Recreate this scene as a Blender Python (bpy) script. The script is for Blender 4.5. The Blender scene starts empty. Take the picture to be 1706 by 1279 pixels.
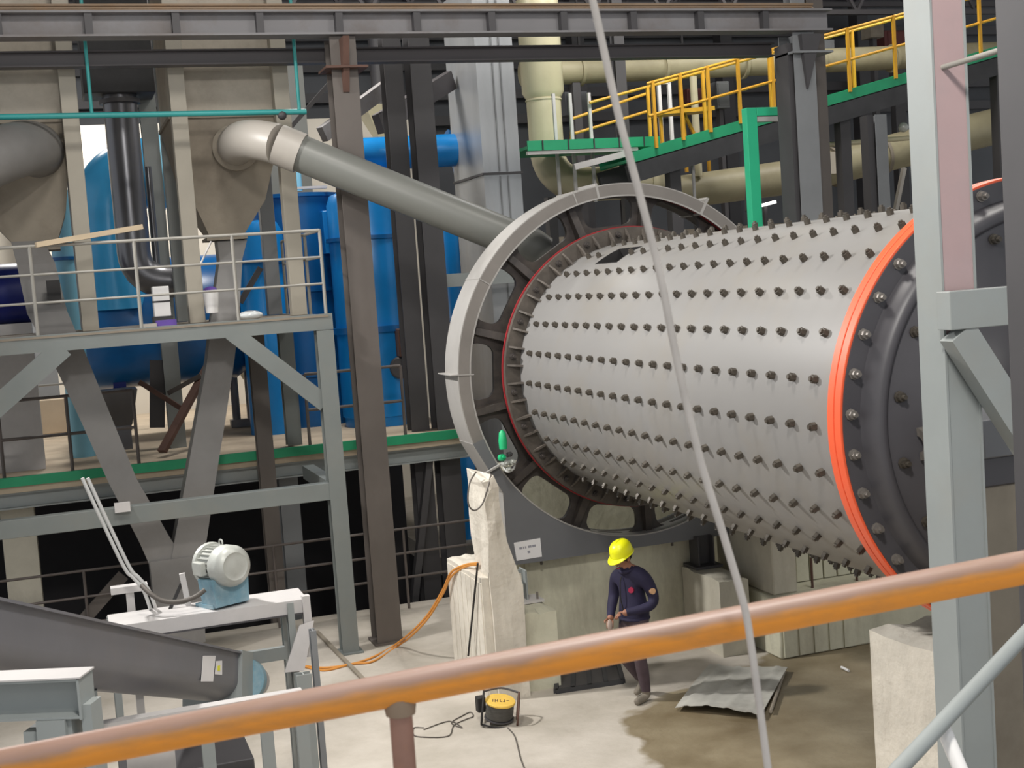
import bpy, bmesh, math, random
from mathutils import Vector, Matrix
from mathutils.geometry import tessellate_polygon
random.seed(7)
PI = math.pi
sc = bpy.context.scene
col = sc.collection

# ------------------------------------------------------------------ camera
FPX = 2218.1                      # focal length in pixels of the 1706 x 1279 frame
CR = Vector((0.94292, -0.32475, -0.07019)).normalized()
_F = Vector((0.31873, 0.94449, -0.07950))
CF = (_F - CR * _F.dot(CR)).normalized()
CU = CR.cross(CF)
CAM = Vector((0.0, 0.0, 4.6))
cam_d = bpy.data.cameras.new('camera')
cam_d.sensor_width = 36.0
cam_d.sensor_fit = 'HORIZONTAL'
cam_d.lens = FPX / 1706 * 36
cam_d.clip_start = 0.05
cam_d.clip_end = 200
cam_d.dof.use_dof = True
cam_d.dof.focus_distance = 12.5
cam_d.dof.aperture_fstop = 14
cam = bpy.data.objects.new('camera', cam_d)
col.objects.link(cam)
m3 = Matrix((CR, CU, -CF)).transposed()
cam.matrix_world = Matrix.Translation(CAM) @ m3.to_4x4()
sc.camera = cam

def at(px, py, X=None, Y=None, Z=None, D=None):
    """The place in the hall seen at a pixel of the photograph, on the plane x=X, y=Y, z=Z or at depth D."""
    d = CR * ((px - 853) / FPX) - CU * ((py - 639.5) / FPX) + CF
    if X is not None: t = (X - CAM.x) / d.x
    elif Y is not None: t = (Y - CAM.y) / d.y
    elif Z is not None: t = (Z - CAM.z) / d.z
    else: t = D
    return CAM + d * t

# ------------------------------------------------------------------ world, unseen lights, exposure
w = bpy.data.worlds.new('hall_air')
sc.world = w
w.use_nodes = True
bg = w.node_tree.nodes['Background']
bg.inputs[0].default_value = (0.90, 0.93, 0.96, 1)
bg.inputs[1].default_value = 0.66
sc.view_settings.view_transform = 'Standard'
sc.view_settings.look = 'None'
sc.view_settings.gamma = 1.0
sc.view_settings.use_curve_mapping = False
sc.view_settings.exposure = 0.0

def area(name, loc, target, size, power, color=(1, 0.96, 0.90)):
    l = bpy.data.lights.new(name, 'AREA')
    l.shape = 'DISK'
    l.size = size
    l.energy = power
    l.color = color
    o = bpy.data.objects.new(name, l)
    col.objects.link(o)
    o.location = loc
    o.rotation_euler = (Vector(target) - Vector(loc)).to_track_quat('-Z', 'Y').to_euler()
    return o

area('unseen_light', (-1.8, 15.0, 8.4), (5.0, 11.0, 2.8), 0.5, 410, (1, 0.98, 0.95)).data.spread = math.radians(112)
area('unseen_light', (2.2, 9.2, 11.8), (2.4, 10.2, 0.0), 1.8, 460)  # unseen overhead fill for the floor and upward faces
area('unseen_light', (8.5, 9.0, 11.8), (8.2, 10.0, 0.0), 1.8, 290)  # unseen fill light over the floor right of the mill
area('unseen_light', (1.0, 2.6, 9.6), (4.6, 7.0, 2.2), 1.0, 500)  # added to lift the right column and mill end; no known fixture
area('unseen_light', (0.5, 24.8, 9.0), (0.0, 27.0, 2.4), 1.2, 420, (1, 0.97, 0.92))  # put in to brighten the back wall, not a known lamp
area('unseen_light', (3.9, 20.6, 10.2), (3.7, 21.4, 3.0), 1.2, 260)  # added fill so the blue vessels come out brighter
area('unseen_light', (9.3, 18.6, 11.0), (9.6, 21.5, 5.5), 1.6, 300, (1, 0.98, 0.95))  # extra light added for the cream pipes behind the guard
area('unseen_light', (15.0, 20.0, 11.5), (12.5, 20.0, 5.0), 2.0, 260)
area('rail_fill_light', (0.3, 0.2, 7.6), (0.8, 2.2, 4.0), 0.5, 30)  # invented light near the camera, brightens only the orange handrail

# ------------------------------------------------------------------ materials
def lin(c):
    c = c / 255.0
    return c / 12.92 if c <= 0.04045 else ((c + 0.055) / 1.055) ** 2.4

def L3(rgb, k=1.0):
    return (min(1, lin(rgb[0]) * k), min(1, lin(rgb[1]) * k), min(1, lin(rgb[2]) * k), 1)

MATS = {}
def mat(key, rgb, rough=0.55, metal=0.0, var=0.18, scale=2.5, streak=0.0, bump=0.0, dirt=None, dirt_amt=0.45, spec=0.5, emit=None, stretch=(1, 1, 1)):
    m = bpy.data.materials.new(key)
    m.use_nodes = True
    nt = m.node_tree
    N, Lk = nt.nodes, nt.links
    b = N['Principled BSDF']
    b.inputs['Roughness'].default_value = rough
    b.inputs['Metallic'].default_value = metal
    b.inputs['Specular IOR Level'].default_value = spec
    if emit:
        b.inputs['Emission Color'].default_value = L3(rgb)
        b.inputs['Emission Strength'].default_value = emit
    tc = N.new('ShaderNodeTexCoord')
    mp = N.new('ShaderNodeMapping')
    mp.inputs['Scale'].default_value = stretch
    Lk.new(tc.outputs['Object'], mp.inputs[0])
    no = N.new('ShaderNodeTexNoise')
    no.inputs['Scale'].default_value = scale
    no.inputs['Detail'].default_value = 6
    no.inputs['Roughness'].default_value = 0.6
    Lk.new(mp.outputs[0], no.inputs['Vector'])
    cr = N.new('ShaderNodeValToRGB')
    cr.color_ramp.elements[0].position = 0.3
    cr.color_ramp.elements[0].color = L3(rgb, 1 - var)
    cr.color_ramp.elements[1].position = 0.7
    cr.color_ramp.elements[1].color = L3(rgb, 1 + var)
    Lk.new(no.outputs['Fac'], cr.inputs[0])
    out = cr.outputs[0]
    if dirt:
        n2 = N.new('ShaderNodeTexNoise')
        n2.inputs['Scale'].default_value = scale * 0.7
        n2.inputs['Detail'].default_value = 8
        n2.inputs['Roughness'].default_value = 0.7
        mp2 = N.new('ShaderNodeMapping')
        mp2.inputs['Location'].default_value = (3.1, 7.7, 1.3)
        mp2.inputs['Scale'].default_value = (1, 1, 0.25 if streak else 1)
        Lk.new(tc.outputs['Object'], mp2.inputs[0])
        Lk.new(mp2.outputs[0], n2.inputs['Vector'])
        r2 = N.new('ShaderNodeValToRGB')
        r2.color_ramp.elements[0].position = 0.48
        r2.color_ramp.elements[0].color = (0, 0, 0, 1)
        r2.color_ramp.elements[1].position = 0.72
        r2.color_ramp.elements[1].color = (dirt_amt,) * 3 + (1,)
        Lk.new(n2.outputs['Fac'], r2.inputs[0])
        mx = N.new('ShaderNodeMix')
        mx.data_type = 'RGBA'
        Lk.new(r2.outputs[0], mx.inputs['Factor'])
        Lk.new(out, mx.inputs[6])
        mx.inputs[7].default_value = L3(dirt)
        out = mx.outputs[2]
    Lk.new(out, b.inputs['Base Color'])
    if bump:
        bp = N.new('ShaderNodeBump')
        bp.inputs['Strength'].default_value = bump
        bp.inputs['Distance'].default_value = 0.02
        n3 = N.new('ShaderNodeTexNoise')
        n3.inputs['Scale'].default_value = scale * 7
        n3.inputs['Detail'].default_value = 5
        Lk.new(tc.outputs['Object'], n3.inputs['Vector'])
        Lk.new(n3.outputs['Fac'], bp.inputs['Height'])
        Lk.new(bp.outputs[0], b.inputs['Normal'])
    MATS[key] = m
    return m

mat('shell_paint', (131, 129, 127), 0.42, var=0.05, scale=1.2, dirt=(132, 122, 104), dirt_amt=0.35, stretch=(1, 0.35, 1))
mat('bolt_steel', (82, 76, 68), 0.5, 0.3, var=0.3, scale=30)
mat('orange_paint', (236, 96, 58), 0.42, var=0.05, scale=4)
mat('head_paint', (74, 72, 76), 0.42, var=0.1, scale=2)
mat('head_bolt', (128, 122, 116), 0.45, 0.4, var=0.2, scale=20)
mat('gear_grease', (62, 56, 53), 0.5, var=0.3, scale=6, dirt=(92, 84, 74), dirt_amt=0.5)
mat('rib_paint', (84, 77, 70), 0.6, var=0.3, scale=6, dirt=(60, 54, 50), dirt_amt=0.6)
mat('red_paint', (150, 34, 40), 0.5, var=0.15, scale=5)
mat('guard_paint', (160, 157, 153), 0.45, var=0.07, scale=1.5, dirt=(110, 100, 90), dirt_amt=0.3)
mat('housing_paint', (106, 107, 110), 0.42, var=0.08, scale=1.5)
mat('paper', (228, 226, 226), 0.8, var=0.03)
mat('ink', (150, 150, 158), 0.8, var=0.05)
mat('concrete', (196, 190, 174), 0.85, var=0.13, scale=1.6, bump=0.4, dirt=(140, 128, 110), dirt_amt=0.5, streak=1)
mat('concrete_white', (216, 209, 196), 0.85, var=0.12, scale=2.2, bump=0.6, dirt=(150, 138, 122), dirt_amt=0.5, streak=1)
mat('concrete_green', (202, 199, 178), 0.85, var=0.13, scale=1.6, bump=0.4, dirt=(118, 106, 92), dirt_amt=0.6, streak=1)
mat('board_mark', (164, 162, 148), 0.85, var=0.1, scale=3, bump=0.3)
mat('frame_paint', (144, 149, 148), 0.5, var=0.07, scale=1.6, dirt=(150, 140, 124), dirt_amt=0.25)
mat('platform_paint', (116, 121, 119), 0.5, var=0.07, scale=1.6, dirt=(134, 126, 112), dirt_amt=0.25)
mat('frame_bright', (196, 192, 190), 0.5, var=0.06, scale=2, dirt=(150, 150, 150), dirt_amt=0.3)
mat('column_brown', (98, 91, 86), 0.55, var=0.12, scale=1.2, dirt=(78, 69, 62), dirt_amt=0.5, streak=1)
mat('column_dark', (70, 68, 70), 0.55, var=0.12, scale=1.2)
mat('column_grey', (128, 130, 132), 0.5, var=0.1, scale=1.2)
mat('girder_paint', (128, 126, 128), 0.55, var=0.12, scale=1.2, dirt=(100, 84, 72), dirt_amt=0.6, stretch=(0.3, 1, 1))
mat('girder_dark', (84, 80, 82), 0.55, var=0.12, scale=1.2, stretch=(0.3, 1, 1))
mat('rail_rust', (138, 118, 98), 0.7, var=0.2, scale=3, dirt=(150, 108, 56), dirt_amt=0.4, stretch=(0.3, 1, 1))
mat('rust_brown', (92, 66, 56), 0.7, var=0.2, scale=4)
mat('hopper_paint', (182, 173, 158), 0.55, var=0.08, scale=1.3, dirt=(124, 112, 98), dirt_amt=0.55)
mat('hopper_dust', (142, 133, 119), 0.75, var=0.16, scale=1.6, dirt=(104, 92, 80), dirt_amt=0.6)
mat('leg_beige', (168, 161, 147), 0.5, var=0.06, scale=1.5)
mat('duct_grey', (112, 113, 108), 0.4, var=0.06, scale=1.3, stretch=(0.4, 1, 1))
mat('duct_light', (162, 156, 148), 0.45, var=0.05, scale=2)
mat('duct_steel', (112, 112, 116), 0.3, 0.7, var=0.15, scale=2, stretch=(1, 1, 0.2))
mat('chute_grey', (122, 120, 118), 0.5, var=0.09, scale=1.5, dirt=(96, 88, 82), dirt_amt=0.4)
mat('zinc', (170, 172, 174), 0.4, 0.5, var=0.18, scale=1.1, dirt=(140, 128, 118), dirt_amt=0.5, stretch=(1, 1, 0.25), streak=1)
mat('blue_paint', (24, 128, 200), 0.28, var=0.1, scale=1.2)
mat('blue_deep', (16, 92, 152), 0.3, var=0.14, scale=1.2)
mat('blue_navy', (20, 34, 110), 0.35, var=0.1, scale=1.5)
mat('blue_elbow', (58, 146, 194), 0.24, var=0.08, scale=1.2)
mat('blue_pale', (130, 190, 214), 0.35, var=0.06, scale=1.5)
mat('cream_pipe', (190, 182, 152), 0.35, var=0.06, scale=1.2, dirt=(160, 150, 120), dirt_amt=0.35)
mat('cream_dusty', (158, 150, 122), 0.5, var=0.12, scale=1.2, dirt=(112, 102, 80), dirt_amt=0.5)
mat('green_paint', (34, 150, 104), 0.5, var=0.12, scale=1.5)
mat('mint_paint', (52, 196, 146), 0.45, var=0.06, scale=1.5)
mat('teal_pipe', (52, 152, 150), 0.45, var=0.08, scale=1.5)
mat('yellow_paint', (216, 160, 44), 0.5, var=0.12, scale=4)
mat('grate_dark', (58, 58, 60), 0.7, var=0.2, scale=3)
mat('deck_plate', (132, 122, 108), 0.7, var=0.2, scale=1.5, dirt=(96, 84, 72), dirt_amt=0.5)
mat('slab_concrete', (186, 170, 148), 0.85, var=0.2, scale=0.8, dirt=(140, 118, 98), dirt_amt=0.6)
mat('rail_paint', (148, 145, 138), 0.5, var=0.08, scale=3)
mat('rail_dark', (92, 84, 80), 0.55, var=0.15, scale=3)
mat('cream_wall', (216, 208, 194), 0.7, var=0.05, scale=0.5)
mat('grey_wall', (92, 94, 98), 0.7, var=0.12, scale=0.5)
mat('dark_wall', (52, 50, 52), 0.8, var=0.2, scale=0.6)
mat('roof_sheet', (86, 88, 92), 0.6, var=0.1, scale=0.5)
mat('wood', (182, 164, 138), 0.7, var=0.2, scale=3, stretch=(0.2, 1, 1))
mat('black_rubber', (36, 34, 34), 0.6, var=0.15, scale=8)
mat('cable_grey', (196, 188, 180), 0.55, var=0.14, scale=12)
mat('hose_orange', (208, 140, 62), 0.5, var=0.15, scale=6)
mat('wire_grey', (92, 86, 80), 0.6, var=0.1, scale=8)
mat('motor_silver', (188, 190, 184), 0.4, 0.2, var=0.08, scale=4, dirt=(140, 138, 130), dirt_amt=0.4)
mat('motor_blue', (112, 150, 166), 0.45, var=0.15, scale=5, dirt=(180, 190, 192), dirt_amt=0.5)
mat('trough_paint', (110, 110, 116), 0.42, var=0.08, scale=1.6, dirt=(122, 112, 108), dirt_amt=0.3)
mat('conduit', (206, 206, 204), 0.35, 0.3, var=0.05, scale=4)
mat('reel_yellow', (226, 186, 84), 0.55, var=0.1, scale=8)
mat('reel_wire', (72, 70, 66), 0.5, var=0.25, scale=10, stretch=(1, 1, 8))
mat('sheet_metal', (178, 176, 168), 0.65, 0.0, var=0.15, scale=3, dirt=(112, 104, 92), dirt_amt=0.5)
mat('plastic_white', (226, 224, 222), 0.5, var=0.04)
mat('purple_card', (92, 66, 150), 0.6, var=0.1)
mat('green_plastic', (32, 178, 116), 0.45, var=0.05)
mat('lamp_glow', (255, 252, 246), 0.5, var=0.0, emit=3.0)
mat('jacket', (32, 28, 56), 0.8, var=0.22, scale=9)
mat('trousers', (74, 60, 66), 0.8, var=0.2, scale=8)
mat('skin', (150, 104, 82), 0.6, var=0.06, scale=8)
mat('shoe', (120, 112, 100), 0.8, var=0.15, scale=12)
mat('glove', (168, 150, 140), 0.8, var=0.12, scale=12)
mat('hat_yellow', (232, 232, 20), 0.35, var=0.03)
mat('patch_red', (150, 24, 60), 0.7, var=0.1)
mat('patch_tan', (214, 170, 130), 0.7, var=0.1)
mat('hair', (24, 20, 18), 0.7, var=0.1)
mat('rim_shaded', (122, 117, 112), 0.5, var=0.12, scale=2)  # guard grey darkened: shade of the front face put into the colour
mat('stair_rust', (150, 112, 96), 0.65, var=0.25, scale=6, dirt=(196, 130, 60), dirt_amt=0.5)
mat('cover_red', (104, 48, 44), 0.5, var=0.1)
mat('clear_film', (196, 200, 200), 0.15, var=0.1, scale=12)
mat('pink_steel', (170, 146, 146), 0.5, var=0.06, scale=2, dirt=(150, 140, 142), dirt_amt=0.4)

# handrail: orange paint turning pink-grey along the upper side, by surface normal
m = bpy.data.materials.new('handrail_two_tone')
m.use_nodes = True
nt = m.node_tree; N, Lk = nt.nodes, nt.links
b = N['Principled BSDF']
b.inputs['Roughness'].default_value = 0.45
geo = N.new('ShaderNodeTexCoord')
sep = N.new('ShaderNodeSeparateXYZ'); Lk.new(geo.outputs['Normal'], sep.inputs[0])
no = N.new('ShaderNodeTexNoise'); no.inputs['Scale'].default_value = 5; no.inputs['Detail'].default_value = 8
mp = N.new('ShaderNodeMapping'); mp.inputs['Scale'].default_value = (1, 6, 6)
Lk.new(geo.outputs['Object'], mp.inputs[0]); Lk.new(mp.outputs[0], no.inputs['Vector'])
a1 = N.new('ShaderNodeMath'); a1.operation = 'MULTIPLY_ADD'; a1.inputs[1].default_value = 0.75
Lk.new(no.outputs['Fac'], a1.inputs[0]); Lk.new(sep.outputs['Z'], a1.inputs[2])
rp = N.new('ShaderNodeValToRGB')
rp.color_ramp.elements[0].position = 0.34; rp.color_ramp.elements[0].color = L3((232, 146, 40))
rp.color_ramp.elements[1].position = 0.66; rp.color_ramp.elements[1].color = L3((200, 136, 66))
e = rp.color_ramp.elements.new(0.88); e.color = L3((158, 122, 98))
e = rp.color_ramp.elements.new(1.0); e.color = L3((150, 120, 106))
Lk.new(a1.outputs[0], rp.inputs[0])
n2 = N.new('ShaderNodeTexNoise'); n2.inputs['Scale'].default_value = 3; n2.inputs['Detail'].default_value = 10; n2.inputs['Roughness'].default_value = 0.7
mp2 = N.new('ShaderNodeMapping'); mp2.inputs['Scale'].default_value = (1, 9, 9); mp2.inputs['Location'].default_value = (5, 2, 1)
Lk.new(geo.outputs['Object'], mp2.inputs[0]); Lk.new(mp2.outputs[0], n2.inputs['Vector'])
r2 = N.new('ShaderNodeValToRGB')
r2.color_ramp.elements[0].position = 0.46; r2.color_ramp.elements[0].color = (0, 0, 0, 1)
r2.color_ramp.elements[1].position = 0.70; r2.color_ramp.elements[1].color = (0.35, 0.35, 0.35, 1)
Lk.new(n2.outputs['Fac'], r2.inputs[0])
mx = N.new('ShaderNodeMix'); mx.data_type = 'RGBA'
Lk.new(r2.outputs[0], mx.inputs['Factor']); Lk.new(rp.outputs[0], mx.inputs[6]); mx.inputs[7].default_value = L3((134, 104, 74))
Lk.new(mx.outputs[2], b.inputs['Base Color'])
MATS['handrail_two_tone'] = m

# ------------------------------------------------------------------ geometry helpers
WLOC = {}
class MB:
    def __init__(s): s.v, s.f = [], []
    def add(s, vs, fs):
        o = len(s.v); s.v += [Vector(p) for p in vs]; s.f += [tuple(i + o for i in q) for q in fs]; return s
    def box(s, x0, x1, y0, y1, z0, z1):
        v = [(x, y, z) for z in (z0, z1) for y in (y0, y1) for x in (x0, x1)]
        return s.add(v, [(0, 2, 3, 1), (4, 5, 7, 6), (0, 1, 5, 4), (2, 6, 7, 3), (0, 4, 6, 2), (1, 3, 7, 5)])
    def hexa(s, b4, t4):
        return s.add(list(b4) + list(t4), [(3, 2, 1, 0), (4, 5, 6, 7)] + [(i, (i + 1) % 4, (i + 1) % 4 + 4, i + 4) for i in range(4)])
    def extrude(s, poly, a, b_, up=(0, 0, 1), holes=()):
        """a 2-D outline (side, up) swept from a to b"""
        a, b_ = Vector(a), Vector(b_); d = (b_ - a).normalized(); up = Vector(up)
        if abs(d.dot(up)) > 0.99: up = Vector((0, 1, 0))
        sd = d.cross(up).normalized(); u = sd.cross(d)
        loops = [list(poly)] + [list(h) for h in holes]
        flat = [p for l in loops for p in l]; n = len(flat)
        vs = [a + sd * p[0] + u * p[1] for p in flat] + [b_ + sd * p[0] + u * p[1] for p in flat]
        fs = []
        if len(loops) == 1 and n <= 4:
            fs += [tuple(range(n)), tuple(range(2 * n - 1, n - 1, -1))]
        else:
            for t in tessellate_polygon([[Vector((p[0], p[1], 0)) for p in l] for l in loops]):
                fs += [tuple(t), tuple(i + n for i in reversed(t))]
        k = 0
        for l in loops:
            m_ = len(l)
            fs += [(k + i, k + (i + 1) % m_, k + (i + 1) % m_ + n, k + i + n) for i in range(m_)]
            k += m_
        return s.add(vs, fs)
    def bar(s, a, b_, wd, ht, up=(0, 0, 1)):
        return s.extrude([(-wd / 2, -ht / 2), (wd / 2, -ht / 2), (wd / 2, ht / 2), (-wd / 2, ht / 2)], a, b_, up)
    def tube(s, pts, r, n=12, closed=False):
        P = [Vector(p) for p in pts]; K = len(P); R = r if isinstance(r, (list, tuple)) else [r] * K
        T = []
        for i in range(K):
            if closed: t = P[(i + 1) % K] - P[i - 1]
            else: t = P[min(i + 1, K - 1)] - P[max(i - 1, 0)]
            T.append(t.normalized())
        ref = Vector((0, 0, 1)) if abs(T[0].z) < 0.9 else Vector((1, 0, 0))
        u = T[0].cross(ref).normalized(); vs = []
        for i in range(K):
            u = (u - T[i] * u.dot(T[i])).normalized(); v = T[i].cross(u)
            for k in range(n):
                an = 2 * PI * k / n
                vs.append(P[i] + (u * math.cos(an) + v * math.sin(an)) * R[i])
        fs = []
        for i in range(K if closed else K - 1):
            j = (i + 1) % K
            fs += [(i * n + k, i * n + (k + 1) % n, j * n + (k + 1) % n, j * n + k) for k in range(n)]
        if not closed: fs += [tuple(range(n - 1, -1, -1)), tuple(range((K - 1) * n, K * n))]
        return s.add(vs, fs)
    def lathe(s, o, axis, prof, n=48, closed=False, ref=None):
        """profile of (radius, height) turned about an axis; closed joins last to first (a ring)"""
        o = Vector(o); ax = Vector(axis).normalized()
        ref = Vector(ref) if ref else (Vector((0, 0, 1)) if abs(ax.z) < 0.9 else Vector((1, 0, 0)))
        u = ax.cross(ref).normalized(); v = ax.cross(u); K = len(prof); vs = []
        for r, h in prof:
            for k in range(n):
                an = 2 * PI * k / n
                vs.append(o + ax * h + (u * math.cos(an) + v * math.sin(an)) * r)
        fs = []
        for i in range(K if closed else K - 1):
            j = (i + 1) % K
            fs += [(i * n + k, i * n + (k + 1) % n, j * n + (k + 1) % n, j * n + k) for k in range(n)]
        if not closed:
            if prof[0][0] > 1e-6: fs.append(tuple(range(n - 1, -1, -1)))
            if prof[-1][0] > 1e-6: fs.append(tuple(range((K - 1) * n, K * n)))
        return s.add(vs, fs)
    def cyl(s, a, b_, r, n=16, r2=None):
        a, b_ = Vector(a), Vector(b_); h = (b_ - a).length
        return s.lathe(a, b_ - a, [(r, 0), (r if r2 is None else r2, h)], n)
    def ball(s, c, r, n=16, m_=10, sq=(1, 1, 1)):
        c = Vector(c); vs = []
        for i in range(m_ + 1):
            th = PI * i / m_
            for k in range(n):
                an = 2 * PI * k / n
                vs.append(c + Vector((r * sq[0] * math.sin(th) * math.cos(an), r * sq[1] * math.sin(th) * math.sin(an), -r * sq[2] * math.cos(th))))
        fs = [(i * n + k, i * n + (k + 1) % n, (i + 1) * n + (k + 1) % n, (i + 1) * n + k) for i in range(m_) for k in range(n)]
        return s.add(vs, fs)
    def mesh(s, name, off=Vector((0, 0, 0)), smooth=40):
        me = bpy.data.meshes.new(name)
        me.from_pydata([p - off for p in s.v], [], s.f)
        bm = bmesh.new(); bm.from_mesh(me)
        bmesh.ops.remove_doubles(bm, verts=bm.verts, dist=1e-5)
        bmesh.ops.recalc_face_normals(bm, faces=bm.faces)
        bm.to_mesh(me); bm.free()
        if smooth:
            me.polygons.foreach_set('use_smooth', [True] * len(me.polygons))
            me.set_sharp_from_angle(angle=math.radians(smooth))
        return me
    def build(s, name, material, parent=None, label=None, cat=None, group=None, kind=None, smooth=40, bevel=0.0):
        if parent is not None: off = WLOC[parent.name]
        else:
            xs = [p.x for p in s.v]; ys = [p.y for p in s.v]; zs = [p.z for p in s.v]
            off = Vector(((min(xs) + max(xs)) / 2, (min(ys) + max(ys)) / 2, min(zs)))
        me = s.mesh(name, off, smooth)
        me.materials.append(MATS[material])
        o = bpy.data.objects.new(name, me); col.objects.link(o)
        if parent is not None: o.parent = parent
        else: o.location = off
        WLOC[o.name] = off.copy()
        if bevel:
            bv = o.modifiers.new('bevel', 'BEVEL'); bv.width = bevel; bv.segments = 2; bv.limit_method = 'ANGLE'; bv.angle_limit = math.radians(50)
        if label: o['label'] = label
        if cat: o['category'] = cat
        if group: o['group'] = group
        if kind: o['kind'] = kind
        return o

def thing(name, label, cat, loc, group=None, kind=None):
    o = bpy.data.objects.new(name, None); o.empty_display_size = 0.1
    col.objects.link(o); o.location = loc; WLOC[o.name] = Vector(loc)
    if kind: o['kind'] = kind
    else: o['label'] = label; o['category'] = cat
    if group: o['group'] = group
    return o

def I_prof(wd, ht, tf=0.02, tw=0.014):
    a, h, t = wd / 2, ht / 2, tw / 2
    return [(-a, -h), (a, -h), (a, -h + tf), (t, -h + tf), (t, h - tf), (a, h - tf), (a, h), (-a, h), (-a, h - tf), (-t, h - tf), (-t, -h + tf), (-a, -h + tf)]
def C_prof(wd, ht, t=0.014):
    return [(0, -ht / 2), (wd, -ht / 2), (wd, -ht / 2 + t), (t, -ht / 2 + t), (t, ht / 2 - t), (wd, ht / 2 - t), (wd, ht / 2), (0, ht / 2)]
def H_prof(wx, wy, t=0.016):
    """H column, flanges facing x (True shape given side=x, up=y)"""
    a, h, q = wx / 2, wy / 2, t / 2
    return [(-a, -h), (-a + t, -h), (-a + t, -q), (a - t, -q), (a - t, -h), (a, -h), (a, h), (a - t, h), (a - t, q), (-a + t, q), (-a + t, h), (-a, h)]
def bez(pts, n=10):
    """smooth curve through points (Catmull-Rom)"""
    P = [Vector(p) for p in pts]; out = []
    for i in range(len(P) - 1):
        p0 = P[max(i - 1, 0)]; p1 = P[i]; p2 = P[i + 1]; p3 = P[min(i + 2, len(P) - 1)]
        for k in range(n):
            t = k / n
            out.append(0.5 * ((2 * p1) + (p2 - p0) * t + (2 * p0 - 5 * p1 + 4 * p2 - p3) * t * t + (3 * p1 - p0 - 3 * p2 + p3) * t ** 3))
    return out + [P[-1]]
def elbow(a, c, b_, n=8):
    a, b_, c = Vector(a), Vector(b_), Vector(c)
    return [(1 - t) ** 2 * a + 2 * t * (1 - t) * c + t * t * b_ for t in [i / n for i in range(n + 1)]]

# ------------------------------------------------------------------ floor, walls, roof
def floor_material():
    m = bpy.data.materials.new('floor_concrete'); m.use_nodes = True
    nt = m.node_tree; N, Lk = nt.nodes, nt.links; b = N['Principled BSDF']
    tc = N.new('ShaderNodeTexCoord')
    n1 = N.new('ShaderNodeTexNoise'); n1.inputs['Scale'].default_value = 0.9; n1.inputs['Detail'].default_value = 9; n1.inputs['Roughness'].default_value = 0.62
    Lk.new(tc.outputs['Object'], n1.inputs['Vector'])
    dry = N.new('ShaderNodeValToRGB')
    dry.color_ramp.elements[0].position = 0.30; dry.color_ramp.elements[0].color = L3((162, 154, 141))
    dry.color_ramp.elements[1].position = 0.66; dry.color_ramp.elements[1].color = L3((196, 188, 177))
    Lk.new(n1.outputs['Fac'], dry.inputs[0])
    n2 = N.new('ShaderNodeTexNoise'); n2.inputs['Scale'].default_value = 1.6; n2.inputs['Detail'].default_value = 6
    Lk.new(tc.outputs['Object'], n2.inputs['Vector'])
    wet = N.new('ShaderNodeValToRGB')
    wet.color_ramp.elements[0].position = 0.3; wet.color_ramp.elements[0].color = L3((112, 98, 74))
    wet.color_ramp.elements[1].position = 0.7; wet.color_ramp.elements[1].color = L3((150, 138, 114))
    Lk.new(n2.outputs['Fac'], wet.inputs[0])
    sp = N.new('ShaderNodeSeparateXYZ'); Lk.new(tc.outputs['Object'], sp.inputs[0])
    def halfplane(p, q, inside):
        d = Vector((q.y - p.y, -(q.x - p.x))).normalized()
        if d.dot(Vector((inside.x - p.x, inside.y - p.y))) < 0: d = -d
        c = -(d.x * p.x + d.y * p.y)
        m1 = N.new('ShaderNodeMath'); m1.operation = 'MULTIPLY_ADD'; m1.inputs[1].default_value = d.x; m1.inputs[2].default_value = c
        Lk.new(sp.outputs['X'], m1.inputs[0])
        m2 = N.new('ShaderNodeMath'); m2.operation = 'MULTIPLY_ADD'; m2.inputs[1].default_value = d.y
        Lk.new(sp.outputs['Y'], m2.inputs[0]); Lk.new(m1.outputs[0], m2.inputs[2])
        return m2
    ins = at(1330, 1240, Z=0)
    h1 = halfplane(at(1035, 1205, Z=0), at(1095, 1279, Z=0), ins)
    h2 = halfplane(at(1035, 1195, Z=0), at(1240, 1108, Z=0), ins)
    mn = N.new('ShaderNodeMath'); mn.operation = 'MINIMUM'; Lk.new(h1.outputs[0], mn.inputs[0]); Lk.new(h2.outputs[0], mn.inputs[1])
    nn = N.new('ShaderNodeMath'); nn.operation = 'MULTIPLY_ADD'; nn.inputs[1].default_value = 0.7; nn.inputs[2].default_value = -0.35
    Lk.new(n2.outputs['Fac'], nn.inputs[0])
    ad = N.new('ShaderNodeMath'); ad.operation = 'ADD'; Lk.new(mn.outputs[0], ad.inputs[0]); Lk.new(nn.outputs[0], ad.inputs[1])
    mr = N.new('ShaderNodeMapRange'); mr.inputs[1].default_value = -0.03; mr.inputs[2].default_value = 0.05
    Lk.new(ad.outputs[0], mr.inputs[0])
    mx = N.new('ShaderNodeMix'); mx.data_type = 'RGBA'
    Lk.new(mr.outputs[0], mx.inputs['Factor']); Lk.new(dry.outputs[0], mx.inputs[6]); Lk.new(wet.outputs[0], mx.inputs[7])
    Lk.new(mx.outputs[2], b.inputs['Base Color'])
    rr = N.new('ShaderNodeMapRange'); rr.inputs[3].default_value = 0.85; rr.inputs[4].default_value = 0.45
    Lk.new(mr.outputs[0], rr.inputs[0]); Lk.new(rr.outputs[0], b.inputs['Roughness'])
    bp = N.new('ShaderNodeBump'); bp.inputs['Strength'].default_value = 0.3; bp.inputs['Distance'].default_value = 0.02
    n3 = N.new('ShaderNodeTexNoise'); n3.inputs['Scale'].default_value = 14; n3.inputs['Detail'].default_value = 6
    Lk.new(tc.outputs['Object'], n3.inputs['Vector']); Lk.new(n3.outputs['Fac'], bp.inputs['Height']); Lk.new(bp.outputs[0], b.inputs['Normal'])
    MATS['floor_concrete'] = m
floor_material()
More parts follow.
